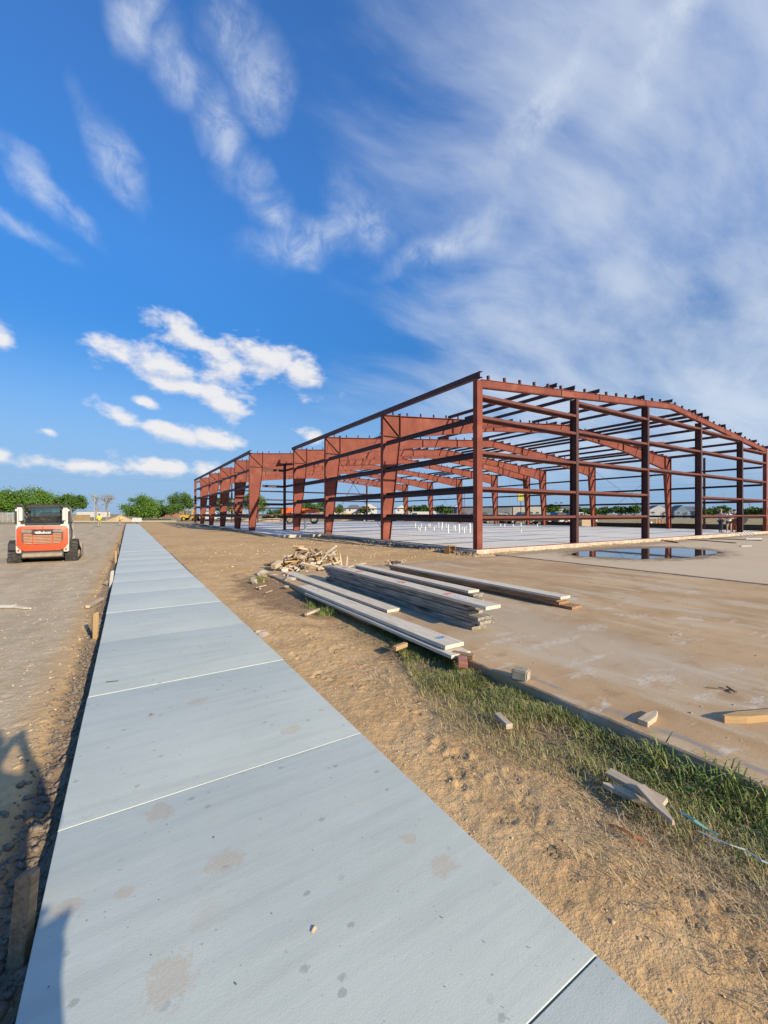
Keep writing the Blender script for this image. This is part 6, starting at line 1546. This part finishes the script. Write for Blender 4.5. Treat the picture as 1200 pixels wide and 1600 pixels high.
house(1043, 158, 24, 12, 'house_blue', 'pale blue gabled house beside the far red column', gable='x', depth=9, roofh=.4)
house(1060, 150, 20, 13, 'house_blue', 'blue house with a broad gable left of the third front post', gable='y', depth=9, roofh=.45)
house(1077, 156, 26, 12, 'house_blue', 'long roofed blue house behind the third front post', gable='x', depth=9, roofh=.42)
# low store: dark half with arches, pale half
p = tp(752, 175); st = empty('store_building', (p.x, p.y, 0), -PSI); tag(st, 'low store with a dark arched half and pale half', 'store')
q = 175 / FPX
MB().box((0, 0, 2.2), (84 * q, 12, 4.4)).build('dark_wall', 'warehouse_grey', st); MB().box((66 * q, -.3, 2.3), (47 * q, 12, 4.6)).build('pale_wall', 'house_beige', st)
MB().box((0, -.1, 4.46), (84 * q + .3, 12.4, .14)).build('coping', 'pole_grey', st)
for i in range(5):
    x = -32 * q + i * 16 * q; o = MB().tube([(x, -6.0, 1.0), (x, -6.12, 1.0)], [1.5, 1.5], 20).build('arch', 'window_glass', st)
    MB().box((x, -6.06, .5), (3.0, .12, 1.0)).build('arch_door', 'window_glass', st)
for i in range(4): MB().box((52 * q + i * 9 * q, -6.34, 1.4), (1.3, .06, 2.2)).build('window', 'window_glass', st)
# long flat sheds at the far left
for (u, d, w, h, m_, lb) in ((146, 210, 13, 2.9, 'house_white', 'flat white shed beyond the plywood hoarding'), (268, 230, 22, 2.2, 'brick_red', 'low red roofed shed left of the far frame end')):
    p = tp(u, d); g = empty('shed', (p.x, p.y, 0), -PSI); tag(g, lb, 'shed'); MB().box((0, 0, h / 2), (w, 6, h)).build('wall', m_, g); MB().box((0, 0, h + .06), (w + .4, 6.4, .12)).build('roof', 'roof_grey', g)
# plywood hoarding
p = tp(127.5, 86); g = empty('plywood_hoarding', (p.x, p.y, 0), -PSI); tag(g, 'tan plywood hoarding right of the loader', 'hoarding')
for i in range(3): MB().box((-1.15 + i * 1.15, 0, .72), (1.13, .03, 1.5)).build('plywood_sheet', 'tan_panel', g)
for i in range(4): MB().box((-1.7 + i * 1.14, .06, .7), (.07, .07, 1.4)).build('post', 'old_wood', g)
# tan form boards across the end of the road
g = empty('form_boards', at(170, 82, -.1), 0); tag(g, 'long pale form boards lying across the far end of the road', 'boards')
a = at(20, 84, 0); b = at(192, 84, 0); c_ = at(222, 86, 0); d_ = at(276, 86, 0)
for (p0, p1, n) in ((a, b, 8), (c_, d_, 3)):
    for i in range(n):
        q0, q1 = p0.lerp(p1, i / n), p0.lerp(p1, (i + .985) / n); m = MB().bar(q0 + Vector((0, 0, .12)), q1 + Vector((0, 0, .12)), .06, .24); me = m.mesh('board'); me.transform(Matrix.Translation(-g.location)); link('board', me, 'pale_wood', g)
# white barrier block at the end of the walk
p = at(214, 84, 0); g = empty('barrier_block', p, -PSI); tag(g, 'white concrete barrier block at the end of the sidewalk', 'barrier')
MB().prism_x([(-.35, 0), (.35, 0), (.3, .15), (.12, .55), (.1, .85), (-.1, .85), (-.12, .55), (-.3, .15)], -.9, .9).build('block', 'house_white', g)
# dirt heaps
def heap(loc, rx, ry, h, label, seed, m='clod'):
    n, k_ = 40, 16; V = [(0, 0, h)]; F = []; a = np.linspace(0, 2 * np.pi, n, endpoint=False)
    for j in range(1, k_ + 1):
        q = j / k_; wob = 1 + .18 * fbm(np.cos(a) * 1.5 + seed, np.sin(a) * 1.5 + seed, 3, seed)
        z = h * (1 - q) ** 1.15 + .10 * h * fbm(np.cos(a) * q * 5 + seed, np.sin(a) * q * 5, 3, seed + 1) * (1 - q)
        V += [(rx * q * c * w, ry * q * s * w, zz if j < k_ else -.1) for c, s, w, zz in zip(np.cos(a), np.sin(a), wob, z)]
    F += [(0, 1 + i, 1 + (i + 1) % n) for i in range(n)]
    for j in range(k_ - 1): F += [(1 + j * n + i, 1 + (j + 1) * n + i, 1 + (j + 1) * n + (i + 1) % n, 1 + j * n + (i + 1) % n) for i in range(n)]
    o = MB().add(V, F).build('dirt_heap', m, None, smooth=70); o.location = loc; tag(o, label, 'dirt heap')
heap(at(187, 92, 0), 3.3, 2.2, 1.35, 'pointed heap of tan earth at the end of the road', 3)
heap(at(425, 92, 0), 3.4, 2.4, 1.35, 'long heap of tan earth beyond the slab left of the handler', 5)
heap(at(395, 96, 0), 2.6, 2.2, 1.2, 'rounded heap of tan earth behind the wide tapered column', 6)
# chain-link fence at the far left
k = node_mat('chain_link')
wv = k.N.new('ShaderNodeTexCoord').outputs['Object']
a1 = k.math('PINGPONG', k.math('ADD', k.math('MULTIPLY', k.x, 1.0), k.z), .06); a2 = k.math('PINGPONG', k.math('SUBTRACT', k.math('MULTIPLY', k.x, 1.0), k.z), .06)
al = k.math('MAXIMUM', k.step(a1, .014, .008), k.step(a2, .014, .008)); k.L.new(al, k.b.inputs['Alpha']); k.b.inputs['Base Color'].default_value = (.28, .28, .28, 1); k.b.inputs['Metallic'].default_value = .5
fa, fbv = at(-60, 80, -.1), at(27, 86, -.1)
g = empty('chain_link_fence', fa); tag(g, 'chain link fence with pale posts at the far left', 'fence')
n = 11
for i in range(n + 1):
    q = fa.lerp(fbv, i / n) - fa; MB().cyl(q, q + Vector((0, 0, 2.05)), .055, 8).build('post', 'pole_grey', g, smooth=50)
    if i < n:
        q1 = fa.lerp(fbv, (i + 1) / n) - fa; MB().cyl(q + Vector((0, 0, 2.0)), q1 + Vector((0, 0, 2.0)), .03, 6).build('top_rail', 'pole_grey', g, smooth=50)
        MB().bar(q + Vector((0, 0, 1.0)), q1 + Vector((0, 0, 1.0)), .008, 1.9).build('mesh_panel', 'chain_link', g)
# ------------------------------------------------------------------ poles, lamps and the sign
def pole(u, d, top_px, label, r=.10, m='pole_grey', head=None, name='lamp_pole', cat='pole', z=0.):
    h = top_px * d / FPX + CAMZ; p = tp(u, d); g = empty(name, (p.x, p.y, z), -PSI); tag(g, label, cat, 'poles behind the site')
    MB().tube([(0, 0, 0), (0, 0, h)], [r, r * .7], 8).build('shaft', m, g, smooth=50)
    if head == 'lamp': MB().box((0, 0, h + .1), (.7, .35, .25)).build('lamp_head', 'pole_grey', g, bevel=.04)
    if head == 'twin':
        for s in (-1, 1): MB().bar((0, 0, h - .1), (s * .8, 0, h + .2), .07, .07).build('arm', m, g); MB().box((s * 1.0, 0, h + .3), (.8, .45, .3), (0, s * .3, 0)).build('lamp_head', 'black_paint', g)
    if head == 'arm':
        MB().tube([(0, 0, h - .4), (.8, 0, h + .25), (1.9, 0, h + .45), (2.8, 0, h + .3)], [.06, .05, .05, .05], 6).build('arm', m, g, smooth=50); MB().box((3.1, 0, h + .25), (.9, .35, .16)).build('lamp_head', m, g, bevel=.04)
    if head == 'cross':
        MB().box((0, 0, h - .5), (2.4, .12, .14)).build('cross_arm', m, g)
        for x in (-1.05, -.4, .4, 1.05): MB().cyl((x, 0, h - .43), (x, 0, h - .25), .05, 6).build('insulator', 'pole_grey', g)
    if head == 'mast':
        for q in (.97, .86, .76): MB().box((0, 0, h * q), (1.3, .06, .08)).build('cross_arm', m, g)
    return g
pole(147.5, 96, 28, 'street lamp pole in front of the bare tree', head='lamp', r=.09)
pole(798, 150, 60, 'tall street lamp with a curved arm left of the yellow sign', head='arm', r=.11)
pole(873, 150, 16, 'short pole with twin floodlights behind the far pickup', head='twin', r=.11, m='pole_wood')
pole(725.5, 140, 44, 'dark utility pole left of the corner post', head='cross', r=.14, m='pole_wood')
pole(708, 150, 12, 'short dark pole above the pipe cluster', r=.1, m='pole_wood')
pole(1131, 190, 34, 'thin mast with cross arms right of the visitors', head='mast', r=.12)
pole(1171, 170, 17, 'dark utility pole right of the fourth front post', head='cross', r=.12, m='pole_wood')
pole(645, 130, 42, 'leaning pale lamp pole above the white van', head='arm', r=.10)
pole(541, 150, 30, 'pale pole above the yellow bundles', head='cross', r=.09)
p = tp(814, 125); g = empty('yellow_sign', (p.x, p.y, 0), -PSI + R(-14)); tag(g, 'square yellow sign box on a dark pole', 'sign', 'poles behind the site')
MB().cyl((0, 0, 0), (0, 0, 5.4), .14, 10).build('post', 'pole_wood', g, smooth=50); MB().box((0, 0, 6.85), (2.1, .55, 2.55)).build('frame', 'black_paint', g); MB().box((.02, -.285, 6.87), (1.98, .03, 2.42)).build('face', 'sign_yellow', g)
# overhead lines to the right
def wire(u0, v0, d0, u1, v1, d1, label):
    a = at(u0, d0, CAMZ + (HZ - v0) * d0 / FPX); b = at(u1, d1, CAMZ + (HZ - v1) * d1 / FPX)
    m = MB(); pts = [a.lerp(b, t / 10) - Vector((0, 0, 4 * .8 * (t / 10) * (1 - t / 10))) for t in range(11)]
    o = m.tube([q - a for q in pts], .014, 5).build('overhead_line', 'cable', None); o.location = a; tag(o, label, 'wire', 'overhead lines')
wire(725.5, 762, 140, 1240, 735, 95, 'upper overhead line running right from the utility pole'); wire(725.5, 765, 140, 1240, 748, 95, 'lower overhead line running right from the utility pole')
wire(-40, 738, 120, 725.5, 762, 140, 'overhead line running left from the utility pole')
bpy.context.view_layer.update()
